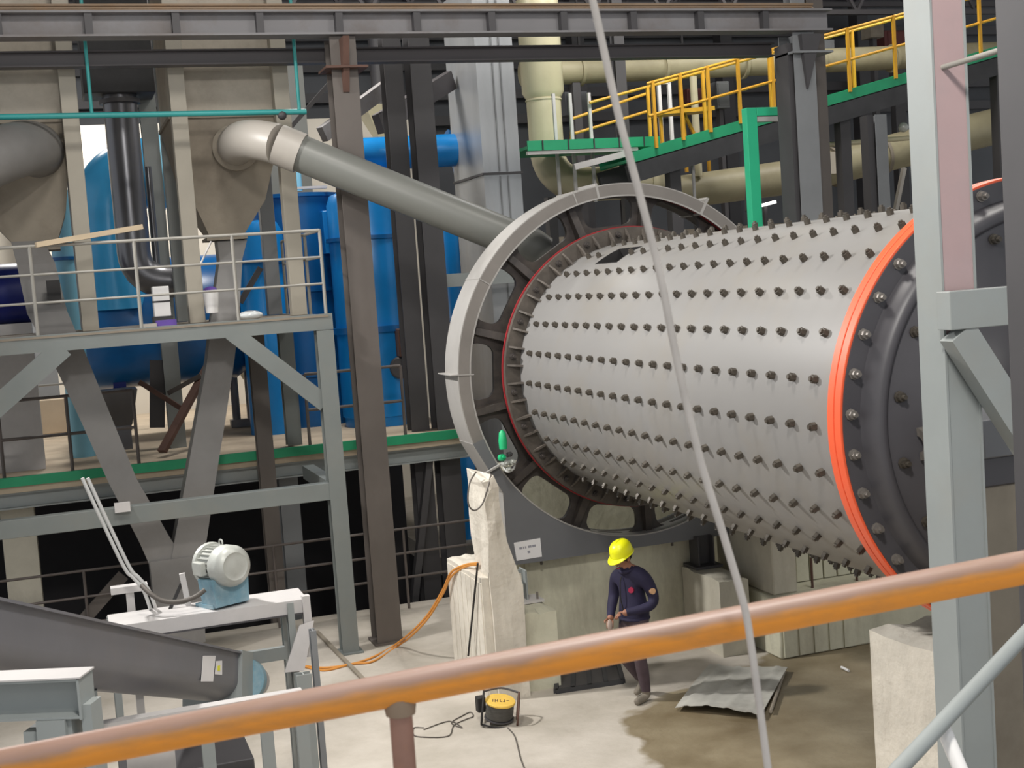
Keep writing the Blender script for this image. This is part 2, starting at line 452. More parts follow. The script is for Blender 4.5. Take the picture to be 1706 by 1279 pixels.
def floor_piece(name, x0, x1, y0, y1, z0, z1, material):
    o = MB().box(x0, x1, y0, y1, z0, z1).build(name, material, kind='structure')
    o.data.transform(Matrix.Translation(o.location)); o.location = (0, 0, 0)      # texture coordinates = hall coordinates
    WLOC[o.name] = Vector((0, 0, 0))
floor_piece('floor', -10, 30, 0.5, 18.6, -0.3, 0, 'floor_concrete')
floor_piece('floor_right', 5.75, 30, 18.6, 32, -0.3, 0, 'floor_concrete')
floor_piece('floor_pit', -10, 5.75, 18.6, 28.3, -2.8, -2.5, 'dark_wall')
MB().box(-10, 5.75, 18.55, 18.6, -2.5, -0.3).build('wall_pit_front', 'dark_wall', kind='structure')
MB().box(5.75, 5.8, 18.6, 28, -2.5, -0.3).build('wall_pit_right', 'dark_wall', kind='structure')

MB().box(-10, 7.6, 28.0, 28.3, 0, 8.2).build('wall_back_low', 'cream_wall', kind='structure')
MB().box(-10, 30, 31.0, 31.3, 0, 13).build('wall_back', 'grey_wall', kind='structure')
MB().box(-10, 30, 2, 31.3, 13, 13.2).build('ceiling', 'roof_sheet', kind='structure')
# horizontal girts and roof purlins seen high at the back
for i, z in enumerate((8.4, 9.0, 9.7, 10.4, 11.2)):
    MB().bar((-10, 30.7, z), (30, 30.7, z), 0.16, 0.22).build('trim_%d' % (i + 1), 'column_dark', kind='structure')
for i, x in enumerate((0.5, 4.5, 8.5, 12.5, 16.5, 20.5)):
    MB().box(x - 0.16, x + 0.16, 30.2, 30.6, 0, 13).build('trim_%d' % (i + 6), 'column_dark', kind='structure')

# ------------------------------------------------------------------ ball mill
MX, MZ, RS = 6.453, 3.4405, 1.476
def pol(a, r, y):
    return Vector((MX + r * math.cos(a), y, MZ + r * math.sin(a)))
mill = thing('ball_mill', 'huge light grey ball mill drum studded with rows of bolts, orange end flange', 'ball mill', (MX, 10.8, 0))
# shell with the open feed manhole
NA, YS = 144, [7.76, 8.6, 9.4, 10.2, 11.0, 11.8, 12.4, 13.0, 13.57, 14.0, 14.40]
HOLE = set(range(44, 49))                  # 110 to 122.5 degrees
sh = MB(); vs = []; fs = []
for y in YS:
    for k in range(NA): vs.append(pol(2 * PI * k / NA, RS, y))
for i in range(len(YS) - 1):
    for k in range(NA):
        if i == 7 and k in HOLE: continue
        fs.append((i * NA + k, i * NA + (k + 1) % NA, (i + 1) * NA + (k + 1) % NA, (i + 1) * NA + k))
sh.add(vs, fs)
sh.build('shell', 'shell_paint', mill)
lin_ = MB().lathe((MX, 0, MZ), (0, 1, 0), [(RS - 0.35, 7.8), (RS - 0.35, 14.4)], 96)
lin_.build('liner', 'black_rubber', mill)
fr = MB()
a0, a1 = 2 * PI * 44 / NA, 2 * PI * 49 / NA
def patch_ring(mb, aa, ab, ya, yb, wdt, r0, r1):
    da = wdt / RS
    o_ = [(aa - da, ya - wdt), (ab + da, ya - wdt), (ab + da, yb + wdt), (aa - da, yb + wdt)]
    i_ = [(aa, ya), (ab, ya), (ab, yb), (aa, yb)]
    def dense(q):
        out = []
        for i in range(4):
            p, n_ = q[i], q[(i + 1) % 4]
            for t in range(4): out.append((p[0] + (n_[0] - p[0]) * t / 4, p[1] + (n_[1] - p[1]) * t / 4))
        return out
    O, I = dense(o_), dense(i_); K = len(O)
    V = [pol(p[0], r1, p[1]) for p in O] + [pol(p[0], r1, p[1]) for p in I] + [pol(p[0], r0, p[1]) for p in O] + [pol(p[0], r0, p[1]) for p in I]
    F = []
    for i in range(K):
        j = (i + 1) % K
        F += [(i, j, K + j, K + i), (i, j, 2 * K + j, 2 * K + i), (K + i, K + j, 3 * K + j, 3 * K + i), (2 * K + i, 2 * K + j, 3 * K + j, 3 * K + i)]
    mb.add(V, F)
patch_ring(fr, a0, a1, 13.0, 13.57, 0.012, RS - 0.36, RS + 0.003)
fr.build('manhole_frame', 'black_rubber', mill)  # black rubber edge that also carries the shade inside the open hole

# shell bolts: washer, hexagon nut and stud; one mesh shared by all
bm_ = MB().lathe((0, 0, 0), (0, 0, 1), [(0.031, 0), (0.031, 0.044), (0.019, 0.0445), (0.018, 0.060), (0.0, 0.060)], 6)
bolt_me = bm_.mesh('bolt', smooth=0); bolt_me.materials.append(MATS['bolt_steel'])
A_FIRST, A_STEP = math.radians(129.815), math.radians(12.857)
rest = MB(); nb = 0
def bolt_matrix(a, y, r):
    n_ = Vector((math.cos(a), 0, math.sin(a)))
    q = n_.to_track_quat('Z', 'Y')
    return Matrix.Translation(pol(a, r, y) - WLOC[mill.name]) @ q.to_matrix().to_4x4()
for row in range(28):
    a = A_FIRST + (row - 4) * A_STEP
    stag = 0.148 if row % 2 else 0.0
    if row in (2, 3, 4, 5, 6, 7, 8, 9, 10, 11, 12, 13, 14): nseen = True
    else: nseen = False
    y = 8.14
    while y < 14.3:
        skip = (12.9 < y < 13.68) and math.radians(106) < a < math.radians(126)
        if not skip:
            if nseen:
                o = bpy.data.objects.new('bolt', bolt_me); col.objects.link(o); o.parent = mill
                o.matrix_basis = bolt_matrix(a, y, RS - 0.001); nb += 1
            else:
                M_ = Matrix.Translation(WLOC[mill.name]) @ bolt_matrix(a, y, RS - 0.001)
                rest.add([M_ @ p for p in bm_.v], bm_.f)
        y += 0.2955
o = rest.build('bolt_rows_behind', 'bolt_steel', mill); o['kind'] = 'stuff'

# orange flange pair, dark end head
ring = lambda ri, ro, y0, y1: [(ri, y0), (ro, y0), (ro, y1), (ri, y1)]
AX, AO = (0, 1, 0), (MX, 0, MZ)
MB().lathe(AO, AX, ring(RS - 0.02, 1.6165, 7.685, 7.76), 144, closed=True).build('orange_flange', 'orange_paint', mill, bevel=0.004)
MB().lathe(AO, AX, ring(RS - 0.02, 1.6165, 7.600, 7.675), 144, closed=True).build('orange_flange', 'orange_paint', mill, bevel=0.004)
MB().lathe(AO, AX, ring(RS - 0.03, 1.595, 7.670, 7.690), 96, closed=True).build('gasket', 'gear_grease', mill)
MB().lathe(AO, AX, [(1.60, 7.604), (1.60, 7.590), (1.47, 7.588), (1.455, 7.56), (1.44, 7.51), (1.415, 7.47), (1.385, 7.452), (1.36, 7.452), (1.345, 7.462), (1.335, 7.478), (0.95, 7.33), (0.72, 7.16), (0.68, 7.05), (0.66, 6.2), (0.52, 6.2), (0.52, 7.3), (0, 7.4)], 128).build('end_head', 'head_paint', mill)
fb = MB().lathe((0, 0, 0), (0, 0, 1), [(0.040, 0), (0.040, 0.01), (0.031, 0.012), (0.031, 0.045), (0.017, 0.046), (0.016, 0.075), (0, 0.075)], 8)
fb_me = fb.mesh('flange_bolt', smooth=30); fb_me.materials.append(MATS['head_bolt'])
hb_me = fb.mesh('head_bolt', smooth=30); hb_me.materials.append(MATS['bolt_steel'])
Q = Vector((0, -1, 0)).to_track_quat('Z', 'Y').to_matrix().to_4x4()
for k in range(36):
    a = math.radians(136.3 + 10 * k)
    o = bpy.data.objects.new('flange_bolt', fb_me); col.objects.link(o); o.parent = mill
    o.matrix_basis = Matrix.Translation(pol(a, 1.545, 7.5895) - WLOC[mill.name]) @ Q
for k in range(18):
    a = math.radians(151 + 20 * k)
    o = bpy.data.objects.new('head_bolt', hb_me); col.objects.link(o); o.parent = mill
    o.matrix_basis = Matrix.Translation(pol(a, 1.27, 7.452) - WLOC[mill.name]) @ Q
for k in range(4):                                    # lifting lugs welded to the head
    a = math.radians(186 + 90 * k)
    c = pol(a, 1.14, 7.40); t = Vector((-math.sin(a), 0, math.cos(a))); r_ = Vector((math.cos(a), 0, math.sin(a)))
    arc = [(0.11 * math.cos(u), 0.11 * math.sin(u)) for u in [PI * i / 12 for i in range(13)]] + [(0.055 * math.cos(u), 0.055 * math.sin(u)) for u in [PI - PI * i / 12 for i in range(13)]]
    lg = MB(); n_ = len(arc)
    V = [c + t * p[0] * 1.0 - Vector((0, 1, 0)) * p[1] + r_ * s_ for s_ in (-0.025, 0.025) for p in arc]
    F = [(i, (i + 1) % n_, (i + 1) % n_ + n_, i + n_) for i in range(n_)] + [(i, i + 1, n_ - 2 - i, n_ - 1 - i) for i in range(12)] + [(n_ + i, n_ + i + 1, n_ + n_ - 2 - i, n_ + n_ - 1 - i) for i in range(12)]
    lg.add(V, F); lg.build('lifting_lug', 'head_bolt', mill)
# gear end: gusseted flange, red edge, slotted gear web, gear rim
MB().lathe(AO, AX, ring(RS - 0.01, 1.655, 14.40, 14.47), 120, closed=True).build('gear_flange', 'rib_paint', mill)
MB().lathe(AO, AX, ring(1.60, 1.668, 14.472, 14.50), 120, closed=True).build('red_edge', 'red_paint', mill)
for k in range(48):
    a = 2 * PI * k / 48 + 0.03
    rb = MB(); t = Vector((-math.sin(a), 0, math.cos(a))) * 0.011
    q = [pol(a, RS - 0.004, 14.29), pol(a, 1.555, 14.325), pol(a, 1.64, 14.402), pol(a, RS - 0.004, 14.402)]
    rb.hexa([p - t for p in q], [p + t for p in q]); rb.build('gusset', 'rib_paint', mill, smooth=0)
gb_me = fb.mesh('gear_bolt', smooth=30); gb_me.materials.append(MATS['gear_grease'])
for k in range(24):
    a = 2 * PI * (k + 0.25) / 24 + 0.03
    o = bpy.data.objects.new('gear_bolt', gb_me); col.objects.link(o); o.parent = mill
    o.matrix_basis = Matrix.Translation(pol(a, 1.575, 14.4005) - WLOC[mill.name]) @ Q
def rslot(ac, da, r0, r1, rc):
    pts = []
    def corner(a_, r_, sa, sr):
        out = []
        for i in range(6):
            u = PI / 2 * i / 5
            out.append((a_ - sa * rc / r_ * (1 - math.sin(u)), r_ - sr * rc * (1 - math.cos(u))))
        return out
    c1 = corner(ac + da, r1, 1, 1); c2 = corner(ac - da, r1, -1, 1); c3 = corner(ac - da, r0, -1, -1); c4 = corner(ac + da, r0, 1, -1)
    out = c1 + [(ac + da * 0.3, r1), (ac - da * 0.3, r1)][:0] + list(reversed(c1))[:0]
    seq = list(reversed(c1)) + [(ac, r1)] + c2 + list(reversed(c3)) + [(ac, r0)] + c4
    return seq
slots = []
for k in range(13):
    ac = math.radians(80 + 13.85 + 27.692 * k)
    r0, r1, da, rc = 1.70, 2.025, math.radians(9.9), 0.12
    lo = []
    # clockwise walk: outer edge, then down, inner edge, up, with rounded corners
    def arcpt(cx_, cr_, u): return (cx_ + rc * math.cos(u) / ((r0 + r1) / 2), cr_ + rc * math.sin(u))
    dd = da - rc / ((r0 + r1) / 2)
    for (cx_, cr_, u0) in ((ac + dd, r1 - rc, 0), (ac - dd, r1 - rc, PI / 2), (ac - dd, r0 + rc, PI), (ac + dd, r0 + rc, 1.5 * PI)):
        for i in range(6): lo.append(arcpt(cx_, cr_, u0 + PI / 2 * i / 5))
    slots.append([(r_ * math.cos(a_), r_ * math.sin(a_)) for a_, r_ in lo])
circ = lambda r_, n_: [(r_ * math.cos(2 * PI * i / n_), r_ * math.sin(2 * PI * i / n_)) for i in range(n_)]
gw = MB().extrude(circ(2.14, 120), (MX, 14.72, MZ), (MX, 14.78, MZ), (0, 0, 1), [circ(1.50, 96)] + slots)
gw.build('gear_web', 'gear_grease', mill)
for k in range(13):                                    # raised spokes of the gear web
    a = math.radians(80 + 27.692 * k); t = Vector((-math.sin(a), 0, math.cos(a)))
    s_ = MB(); q = [(1.62, -0.06, 14.60), (2.08, -0.05, 14.68), (2.08, 0.05, 14.68), (1.62, 0.06, 14.60)]
    s_.hexa([pol(a, r_, 14.722) + t * u for r_, u, y in q], [pol(a, r_, y) + t * u * 0.75 for r_, u, y in q])
    s_.build('spoke', 'gear_grease', mill)
MB().lathe(AO, AX, ring(2.03, 2.14, 14.69, 15.0), 120, closed=True).build('gear_rim', 'gear_grease', mill)
MB().lathe(AO, AX, [(1.47, 14.47), (1.40, 14.75), (0.8, 15.2), (0.66, 15.3), (0.66, 16.0), (0.0, 16.0)], 96).build('far_head', 'gear_grease', mill)

# ------------------------------------------------------------------ gear guard
guard = thing('gear_guard', 'light grey ring guard around the mill gear with dark lower housing', 'gear guard', (MX, 14.8, 1.26))
A0, A1 = math.radians(-19), math.radians(199)
RO, RI, GY0, GY1 = 2.180, 2.035, 14.5425, 15.067
NS = 110
def arc_sweep(sec, aa=None, ab=None):
    g = MB(); n_ = len(sec); V = []; F = []
    aa = A0 if aa is None else aa; ab = A1 if ab is None else ab
    for i in range(NS + 1):
        a = aa + (ab - aa) * i / NS
        V += [pol(a, r_, y) for r_, y in sec]
    for i in range(NS):
        F += [(i * n_ + k, i * n_ + (k + 1) % n_, (i + 1) * n_ + (k + 1) % n_, (i + 1) * n_ + k) for k in range(n_)]
    F += [tuple(range(n_)), tuple(range(NS * n_, NS * n_ + n_))]
    return g.add(V, F)
arc_sweep([(RI, GY0 + 0.012), (RO - 0.012, GY0 + 0.012), (RO - 0.012, GY1), (RO, GY1), (RO, GY0 + 0.012)][:0] or [(RO - 0.012, GY0), (RO, GY0), (RO, GY1), (RO - 0.012, GY1)]).build('outer_band', 'guard_paint', guard)
arc_sweep([(RI, GY0), (RO - 0.012, GY0), (RO - 0.012, GY0 + 0.012), (RI, GY0 + 0.012)]).build('front_rim', 'rim_shaded', guard)
arc_sweep([(RI, GY1 - 0.012), (RO - 0.012, GY1 - 0.012), (RO - 0.012, GY1), (RI, GY1)]).build('back_rim', 'guard_paint', guard)
arc_sweep([(RI + 0.006, GY0 + 0.02), (RI + 0.018, GY0 + 0.02), (RI + 0.018, GY0 + 0.13), (RI + 0.006, GY0 + 0.13)], A0, math.radians(86)).build('red_lining', 'red_paint', guard)
arc_sweep([(RI - 0.012, GY0 - 0.004), (RI + 0.006, GY0 - 0.004), (RI + 0.006, GY0 + 0.02), (RI - 0.012, GY0 + 0.02)]).build('edge_strip', 'guard_paint', guard)
arcpts = [(2.035 * math.cos(a), 2.035 * math.sin(a)) for a in [math.radians(199 + 142 * i / 64) for i in range(65)]]
oR = (2.18 * math.cos(A0), 2.18 * math.sin(A0)); oL = (2.18 * math.cos(A1), 2.18 * math.sin(A1))
poly = arcpts + [oR, (1.76, 2.10 - MZ), (1.76, 1.262 - MZ), (-1.735, 1.262 - MZ), (-1.735, 2.12 - MZ), oL]
MB().extrude(poly, (MX, GY0, MZ), (MX, GY1, MZ)).build('lower_housing', 'housing_paint', guard, smooth=20)
# bright side sheet of the housing and the lip along the opening
sd = MB(); x0 = MX - 1.7365
sd.hexa([(x0 - 0.006, GY0, 1.262), (x0 - 0.006, GY1, 1.262), (x0, GY1, 1.262), (x0, GY0, 1.262)], [(x0 - 0.006, GY0, 2.12), (x0 - 0.006, GY1, 2.12), (x0, GY1, 2.12), (x0, GY0, 2.12)])
sd.build('side_sheet', 'guard_paint', guard)
ol3 = Vector((MX + oL[0], 0, MZ + oL[1])); h3 = Vector((MX - 1.7365, 0, 2.12)); nn_ = Vector((-0.006, 0, 0.004))
MB().hexa([Vector((ol3.x, GY0, ol3.z)), Vector((ol3.x, GY1, ol3.z)), Vector((h3.x, GY1, h3.z)), Vector((h3.x, GY0, h3.z))], [Vector((p_[0], p_[1], p_[2])) + Vector((-0.006, 0, -0.003)) for p_ in ((ol3.x, GY0, ol3.z), (ol3.x, GY1, ol3.z), (h3.x, GY1, h3.z), (h3.x, GY0, h3.z))]).build('slope_sheet', 'guard_paint', guard)
lip = MB(); V = []; F = []
for i in range(65):
    a = math.radians(199 + 142 * i / 64)
    V += [pol(a, r_, y) for r_, y in ((2.020, GY0 - 0.006), (2.036, GY0 - 0.006), (2.036, GY0 + 0.3), (2.020, GY0 + 0.3))]
for i in range(64): F += [(i * 4 + k, i * 4 + (k + 1) % 4, i * 4 + 4 + (k + 1) % 4, i * 4 + 4 + k) for k in range(4)]
lip.add(V, F + [(0, 1, 2, 3), (256, 257, 258, 259)]); lip.build('opening_lip', 'guard_paint', guard)
for deg, r1, th in ((147.5, 2.186, 0.012), (177.5, 2.265, 0.012), (106.5, 2.19, 0.014), (98.5, 2.21, 0.03), (60, 2.25, 0.035)):
    a = math.radians(deg); t = Vector((-math.sin(a), 0, math.cos(a))) * th / 2
    q = [pol(a, 1.99, GY0 - 0.012), pol(a, r1, GY0 - 0.012), pol(a, r1, GY1 + 0.01), pol(a, 1.99, GY1 + 0.01)]
    if deg != 177.5: q = [pol(a, RI - 0.01, GY0 - 0.006), pol(a, r1, GY0 - 0.006), pol(a, r1, GY1 + 0.01), pol(a, RI - 0.01, GY1 + 0.01)]
    MB().hexa([p - t for p in q], [p + t for p in q]).build('joint_flange', 'guard_paint', guard, smooth=0)
# notice sheet taped to the housing
nq = [at(x_, y_, Y=GY0 - 0.004) for x_, y_ in ((856, 904), (900, 896), (903, 927), (861, 934))]
nt_ = MB().hexa(nq, [p + Vector((0, 0.003, 0)) for p in nq]).build('notice_sheet', 'paper', guard, label='white notice sheet with faint grey print')
def on_quad(q, u, v): return q[0] * (1 - u) * (1 - v) + q[1] * u * (1 - v) + q[2] * u * v + q[3] * (1 - u) * v
for (u0, u1, v0, v1) in ((0.17, 0.28, 0.30, 0.42), (0.31, 0.36, 0.30, 0.42), (0.39, 0.44, 0.30, 0.42), (0.50, 0.64, 0.29, 0.41), (0.66, 0.80, 0.29, 0.41), (0.46, 0.56, 0.56, 0.70)):
    q = [on_quad(nq, u, v) + Vector((0, -0.0012, 0)) for u, v in ((u0, v0), (u1, v0), (u1, v1), (u0, v1))]
    MB().hexa(q, [p + Vector((0, 0.001, 0)) for p in q]).build('print_mark', 'ink', nt_)
# small bolts under the housing edge
for px_ in (902, 1040, 1120, 1180):
    p = at(px_, 940 - (px_ - 902) * 0.14, Y=GY0 + 0.05); p.z = 1.262
    MB().cyl(p + Vector((0, 0, -0.05)), p + Vector((0, 0, 0.002)), 0.016, 6).build('housing_bolt', 'bolt_steel', guard)
# steel stands that carry the housing on the concrete
st = thing('support_bracket', 'small grey steel bracket under the left end of the dark housing', 'bracket', (4.72, 14.35, 0.9))
MB().box(4.66, 4.80, 14.30, 14.32, 0.92, 1.26).build('web_plate', 'frame_paint', st)
MB().box(4.80, 4.82, 14.20, 14.42, 0.92, 1.26).build('side_plate', 'frame_paint', st)
MB().box(4.62, 4.98, 14.12, 14.44, 0.892, 0.92).build('base_plate', 'frame_bright', st)
for dx in (0.05, 0.28):
    MB().cyl((4.64 + dx, 14.18, 0.90), (4.64 + dx, 14.18, 1.0), 0.014, 8).build('anchor_bolt', 'head_bolt', st)
st = thing('support_bracket', 'dark steel stand under the right end of the housing above a concrete block', 'bracket', (7.2, 14.3, 1.0))
MB().extrude(H_prof(0.22, 0.24), (7.22, 14.55, 0.95), (7.22, 14.55, 1.30), (0, 1, 0)).build('stub_column', 'column_dark', st)
MB().box(7.04, 7.40, 14.36, 14.72, 0.92, 0.95).build('base_plate', 'column_dark', st)

# ------------------------------------------------------------------ concrete foundations of the mill
def jag_block(x0, x1, y0, y1, z0, z1, amp=0.03, nx=6, ny=6, seed=1):
    """cast block whose upper edge is chipped"""
    rr = random.Random(seed); m_ = MB(); V = []; F = []
    for j in range(ny + 1):
        for i in range(nx + 1):
            e_ = (i in (0, nx)) or (j in (0, ny))
            V.append((x0 + (x1 - x0) * i / nx + (rr.uniform(-amp, amp) * 0.5 if 0 < i < nx else 0), y0 + (y1 - y0) * j / ny + (rr.uniform(-amp, amp) * .5 if 0 < j < ny else 0), z1 - (rr.uniform(0, amp * 2) if e_ else rr.uniform(0, amp * 0.5))))
    F = [(j * (nx + 1) + i, j * (nx + 1) + i + 1, (j + 1) * (nx + 1) + i + 1, (j + 1) * (nx + 1) + i) for j in range(ny) for i in range(nx)]
    loop = [i for i in range(nx + 1)] + [(j + 1) * (nx + 1) + nx for j in range(ny)] + [ny * (nx + 1) + i for i in range(nx - 1, -1, -1)] + [j * (nx + 1) for j in range(ny - 1, 0, -1)]
    b0 = len(V)
    for i in loop: V.append((V[i][0], V[i][1], z0))
    n_ = len(loop)
    F += [(loop[i], loop[(i + 1) % n_], b0 + (i + 1) % n_, b0 + i) for i in range(n_)] + [tuple(range(b0, b0 + n_))]
    return m_.add(V, F)
jag_block(4.11, 4.57, 13.66, 15.0, 0, 1.38, 0.02, seed=3).build('concrete_pedestal', 'concrete_white', label='pale board-marked concrete base at the left foot of the gear guard', cat='pedestal', smooth=0)
# tall broken pier beside the guard
pier = MB(); rr = random.Random(5); V = []; F = []
prof_ = [(0.0, 4.56), (0.5, 4.55), (0.9, 4.56), (1.25, 4.55), (1.5, 4.48), (1.75, 4.42), (2.0, 4.38), (2.2, 4.365), (2.36, 4.35), (2.47, 4.31)]
for k, (z, xr) in enumerate(prof_):
    j_ = 0.0 if k < 3 else 0.014
    for (x_, y_) in ((4.20, 13.60), (4.20 + (xr - 4.20) * 0.55, 13.585), (xr, 13.60), (xr + 0.01, 14.2), (4.3, 14.24), (4.20, 14.2)):
        V.append((x_ + rr.uniform(-j_, j_), y_ + rr.uniform(-j_, j_), z + (rr.uniform(-0.05, 0.06) if k == len(prof_) - 1 else 0)))
for k in range(len(prof_) - 1): F += [(k * 6 + i, k * 6 + (i + 1) % 6, k * 6 + 6 + (i + 1) % 6, k * 6 + 6 + i) for i in range(6)]
F += [tuple(range(5, -1, -1)), tuple(range(len(V) - 6, len(V)))]
pier.add(V, F).build('concrete_pier', 'concrete_white', label='tall white concrete pier with a broken top beside the gear guard', cat='pier', smooth=0)
jag_block(4.60, 4.98, 13.75, 14.9, 0, 0.89, 0.02, seed=8).build('concrete_pedestal', 'concrete_green', label='low grey-green concrete step under the small steel bracket', cat='pedestal', smooth=0)
jag_block(4.99, 7.45, 14.75, 15.4, 0, 1.25, 0.015, seed=9).build('concrete_plinth', 'concrete_green', label='stained concrete plinth wall behind the worker', cat='plinth', smooth=0)
jag_block(7.02, 7.40, 13.75, 14.72, 0, 0.92, 0.02, seed=10).build('concrete_pedestal', 'concrete', label='concrete block below the right end of the gear housing', cat='pedestal', smooth=0)
pw = thing('concrete_plinth', 'grey-green concrete plinth with board-marked recess under the mill drum', 'plinth', (9.0, 13.9, 0))
MB().box(7.54, 11.5, 13.32, 14.9, 0, 0.70).build('lower_block', 'concrete_green', pw, bevel=0.02)
MB().box(7.60, 7.92, 13.52, 14.9, 0.70, 1.75).build('corner_block', 'concrete', pw, bevel=0.02)
MB().box(7.92, 11.5, 13.95, 14.9, 0.70, 1.75).build('recess_wall', 'board_mark', pw)
for k in range(9):
    MB().box(7.95 + 0.19 * k, 7.95 + 0.19 * k + 0.17, 13.90, 13.96, 0.71, 1.72).build('board_mark', 'concrete_green', pw, smooth=0, bevel=0.006)
for k in range(5):
    MB().box(7.58 + 0.20 * k, 7.58 + 0.20 * k + 0.17, 13.30, 13.325, 0.02, 0.68).build('board_mark', 'concrete_green', pw, smooth=0)
for k in range(7):
    y_ = 13.68 + 0.187 * k
    MB().box(4.098, 4.115, y_, y_ + 0.17, 0.0, 1.31).build('board_mark', 'concrete_white', bpy.data.objects['concrete_pedestal'], smooth=0)
jag_block(5.25, 8.4, 16.1, 16.5, 0, 2.2, 0.01, seed=21).build('concrete_wall', 'concrete_green', label='dim concrete wall seen through the lower slots of the gear', cat='wall', smooth=0)
# bearing block near the right column
jag_block(6.20, 7.7, 6.6, 9.46, 0, 1.50, 0.03, nx=8, ny=14, seed=12).build('bearing_block', 'concrete_white', label='large pale concrete block with chipped top edge beside the grey right column', cat='block', smooth=0)
bs = thing('bearing_housing', 'grey mill bearing base standing on the pale concrete block', 'bearing', (6.453, 6.95, 1.5))
MB().box(6.6, 7.5, 8.62, 8.95, 1.48, 1.60).build('base_beam', 'frame_bright', bs, bevel=0.01)
MB().box(6.2, 6.75, 6.7, 7.05, 1.5, 2.75).build('saddle', 'head_paint', bs, bevel=0.03)

# ------------------------------------------------------------------ steel columns and the crane girder
def hcol(name, x0, x1, y0, y1, z0, z1, material, face='y', parent=None, t=0.018, **kw):
    wx, wy = x1 - x0, y1 - y0
    pr = H_prof(wx, wy, t) if face == 'x' else [(q[1], q[0]) for q in H_prof(wy, wx, t)]
    return MB().extrude(pr, ((x0 + x1) / 2, (y0 + y1) / 2, z0), ((x0 + x1) / 2, (y0 + y1) / 2, z1), (0, 1, 0)).build(name, material, parent, smooth=0, **kw)

c1 = thing('steel_column', 'tall brown-grey steel column crossed by the sloping grey duct', 'column', (3.70, 16.77, 0))
hcol('shaft', 3.54, 3.87, 16.60, 16.94, 0, 7.74, 'column_brown', parent=c1)
MB().box(3.50, 3.91, 16.56, 16.98, 0.0, 0.03).build('base_plate', 'column_brown', c1)
MB().box(3.44, 3.97, 16.44, 16.96, 7.33, 7.36).build('bracket_plate', 'rust_brown', c1)
gs = MB().hexa([(3.66, 16.35, 7.70), (3.66, 16.6, 7.70), (3.66, 16.6, 7.05), (3.66, 16.58, 7.05)], [(3.74, 16.35, 7.70), (3.74, 16.6, 7.70), (3.74, 16.6, 7.05), (3.74, 16.58, 7.05)])
gs.build('bracket_gusset', 'rust_brown', c1, smooth=0)
c2 = thing('steel_column', 'dark and grey steel column behind the mill under the right end of the girder', 'column', (10.3, 16.8, 0))
hcol('shaft', 10.12, 10.46, 16.60, 17.0, 0, 7.74, 'column_grey', parent=c2)
MB().box(10.06, 10.14, 16.66, 17.02, 0.0, 7.60).build('side_plate', 'column_dark', c2)
gs = MB().hexa([(10.2, 16.598, 7.70), (10.52, 16.598, 7.70), (10.30, 16.598, 6.95), (10.29, 16.598, 6.95)], [(10.2, 16.5, 7.70), (10.52, 16.5, 7.70), (10.30, 16.55, 6.95), (10.29, 16.55, 6.95)])
gs.build('bracket_gusset', 'column_dark', c2, smooth=0)
MB().box(10.06, 10.70, 16.50, 16.99, 7.44, 7.47).build('bracket_plate', 'column_grey', c2)

gd = thing('crane_girder', 'long grey crane girder with a rusty rail crossing the top of the hall', 'girder', (4.5, 16.66, 7.745))
MB().extrude(I_prof(0.30, 0.30, 0.025, 0.02), (-2.5, 16.66, 7.90), (10.72, 16.66, 7.90)).build('beam', 'girder_paint', gd, smooth=0)
MB().extrude([(-0.06, 0), (0.06, 0), (0.06, 0.015), (0.02, 0.03), (0.02, 0.05), (0.04, 0.06), (0.04, 0.085), (-0.04, 0.085), (-0.04, 0.06), (-0.02, 0.05), (-0.02, 0.03), (-0.06, 0.015)], (-2.5, 16.60, 8.05), (10.45, 16.60, 8.05)).build('crane_rail', 'rail_rust', gd, smooth=0)
for k in range(13):
    x_ = -2.33 + k * 1.0 + (0.02 if k < 6 else -0.02 * 0)
    MB().box(x_ - 0.045, x_ + 0.045, 16.53, 16.652, 7.775, 8.025).build('stiffener_shade', 'column_dark', gd, smooth=0)  # dark bars: shaded recesses along the girder put in as solid colour
tb = MB().extrude(I_prof(0.2, 0.19, 0.018, 0.014), (-2.5, 17.2, 7.60), (10.12, 17.2, 7.60)).build('tie_beam', 'girder_dark', label='dark steel tie beam running just below the crane girder', cat='beam', smooth=0)
hcol('steel_column', 10.30, 10.52, 16.9, 17.1, 8.06, 10.5, 'column_grey', label='grey stub column rising above the right end of the crane girder', cat='column')
hcol('steel_column', 10.72, 10.98, 17.15, 17.35, 0, 10.8, 'column_brown', label='brown steel column standing behind the right end of the crane girder', cat='column')
# dark columns behind the blue vessels' right side
hcol('steel_column', 4.96, 5.24, 19.55, 19.85, -2.5, 8.3, 'column_dark', label='dark steel column between the blue vessel and its twin column', cat='column')
hcol('steel_column', 5.32, 5.64, 19.40, 19.75, -2.5, 8.3, 'column_dark', label='dark steel column nearest the left edge of the gear guard', cat='column')
MB().bar((5.15, 19.3, 2.1), (4.30, 19.3, -2.4), 0.10, 0.14, (0, 1, 0)).build('steel_brace', 'column_dark', label='dark diagonal brace below the green-edged floor', cat='brace', smooth=0)
MB().bar((4.9, 19.95, 7.05), (6.45, 21.1, 7.87), 0.14, 0.3).build('steel_beam', 'girder_dark', label='dark sloping beam between the twin columns and the zinc duct', cat='beam', smooth=0)
MB().bar((3.9, 19.3, 6.85), (5.3, 20.2, 7.75), 0.12, 0.22).build('steel_beam', 'girder_paint', label='pale sloping beam left of the twin dark columns', cat='beam', smooth=0)
MB().bar((5.64, 19.55, 4.62), (7.6, 19.55, 4.62), 0.12, 0.2).build('steel_beam', 'frame_paint', label='grey crossbeam seen through the gear guard slot', cat='beam', smooth=0)
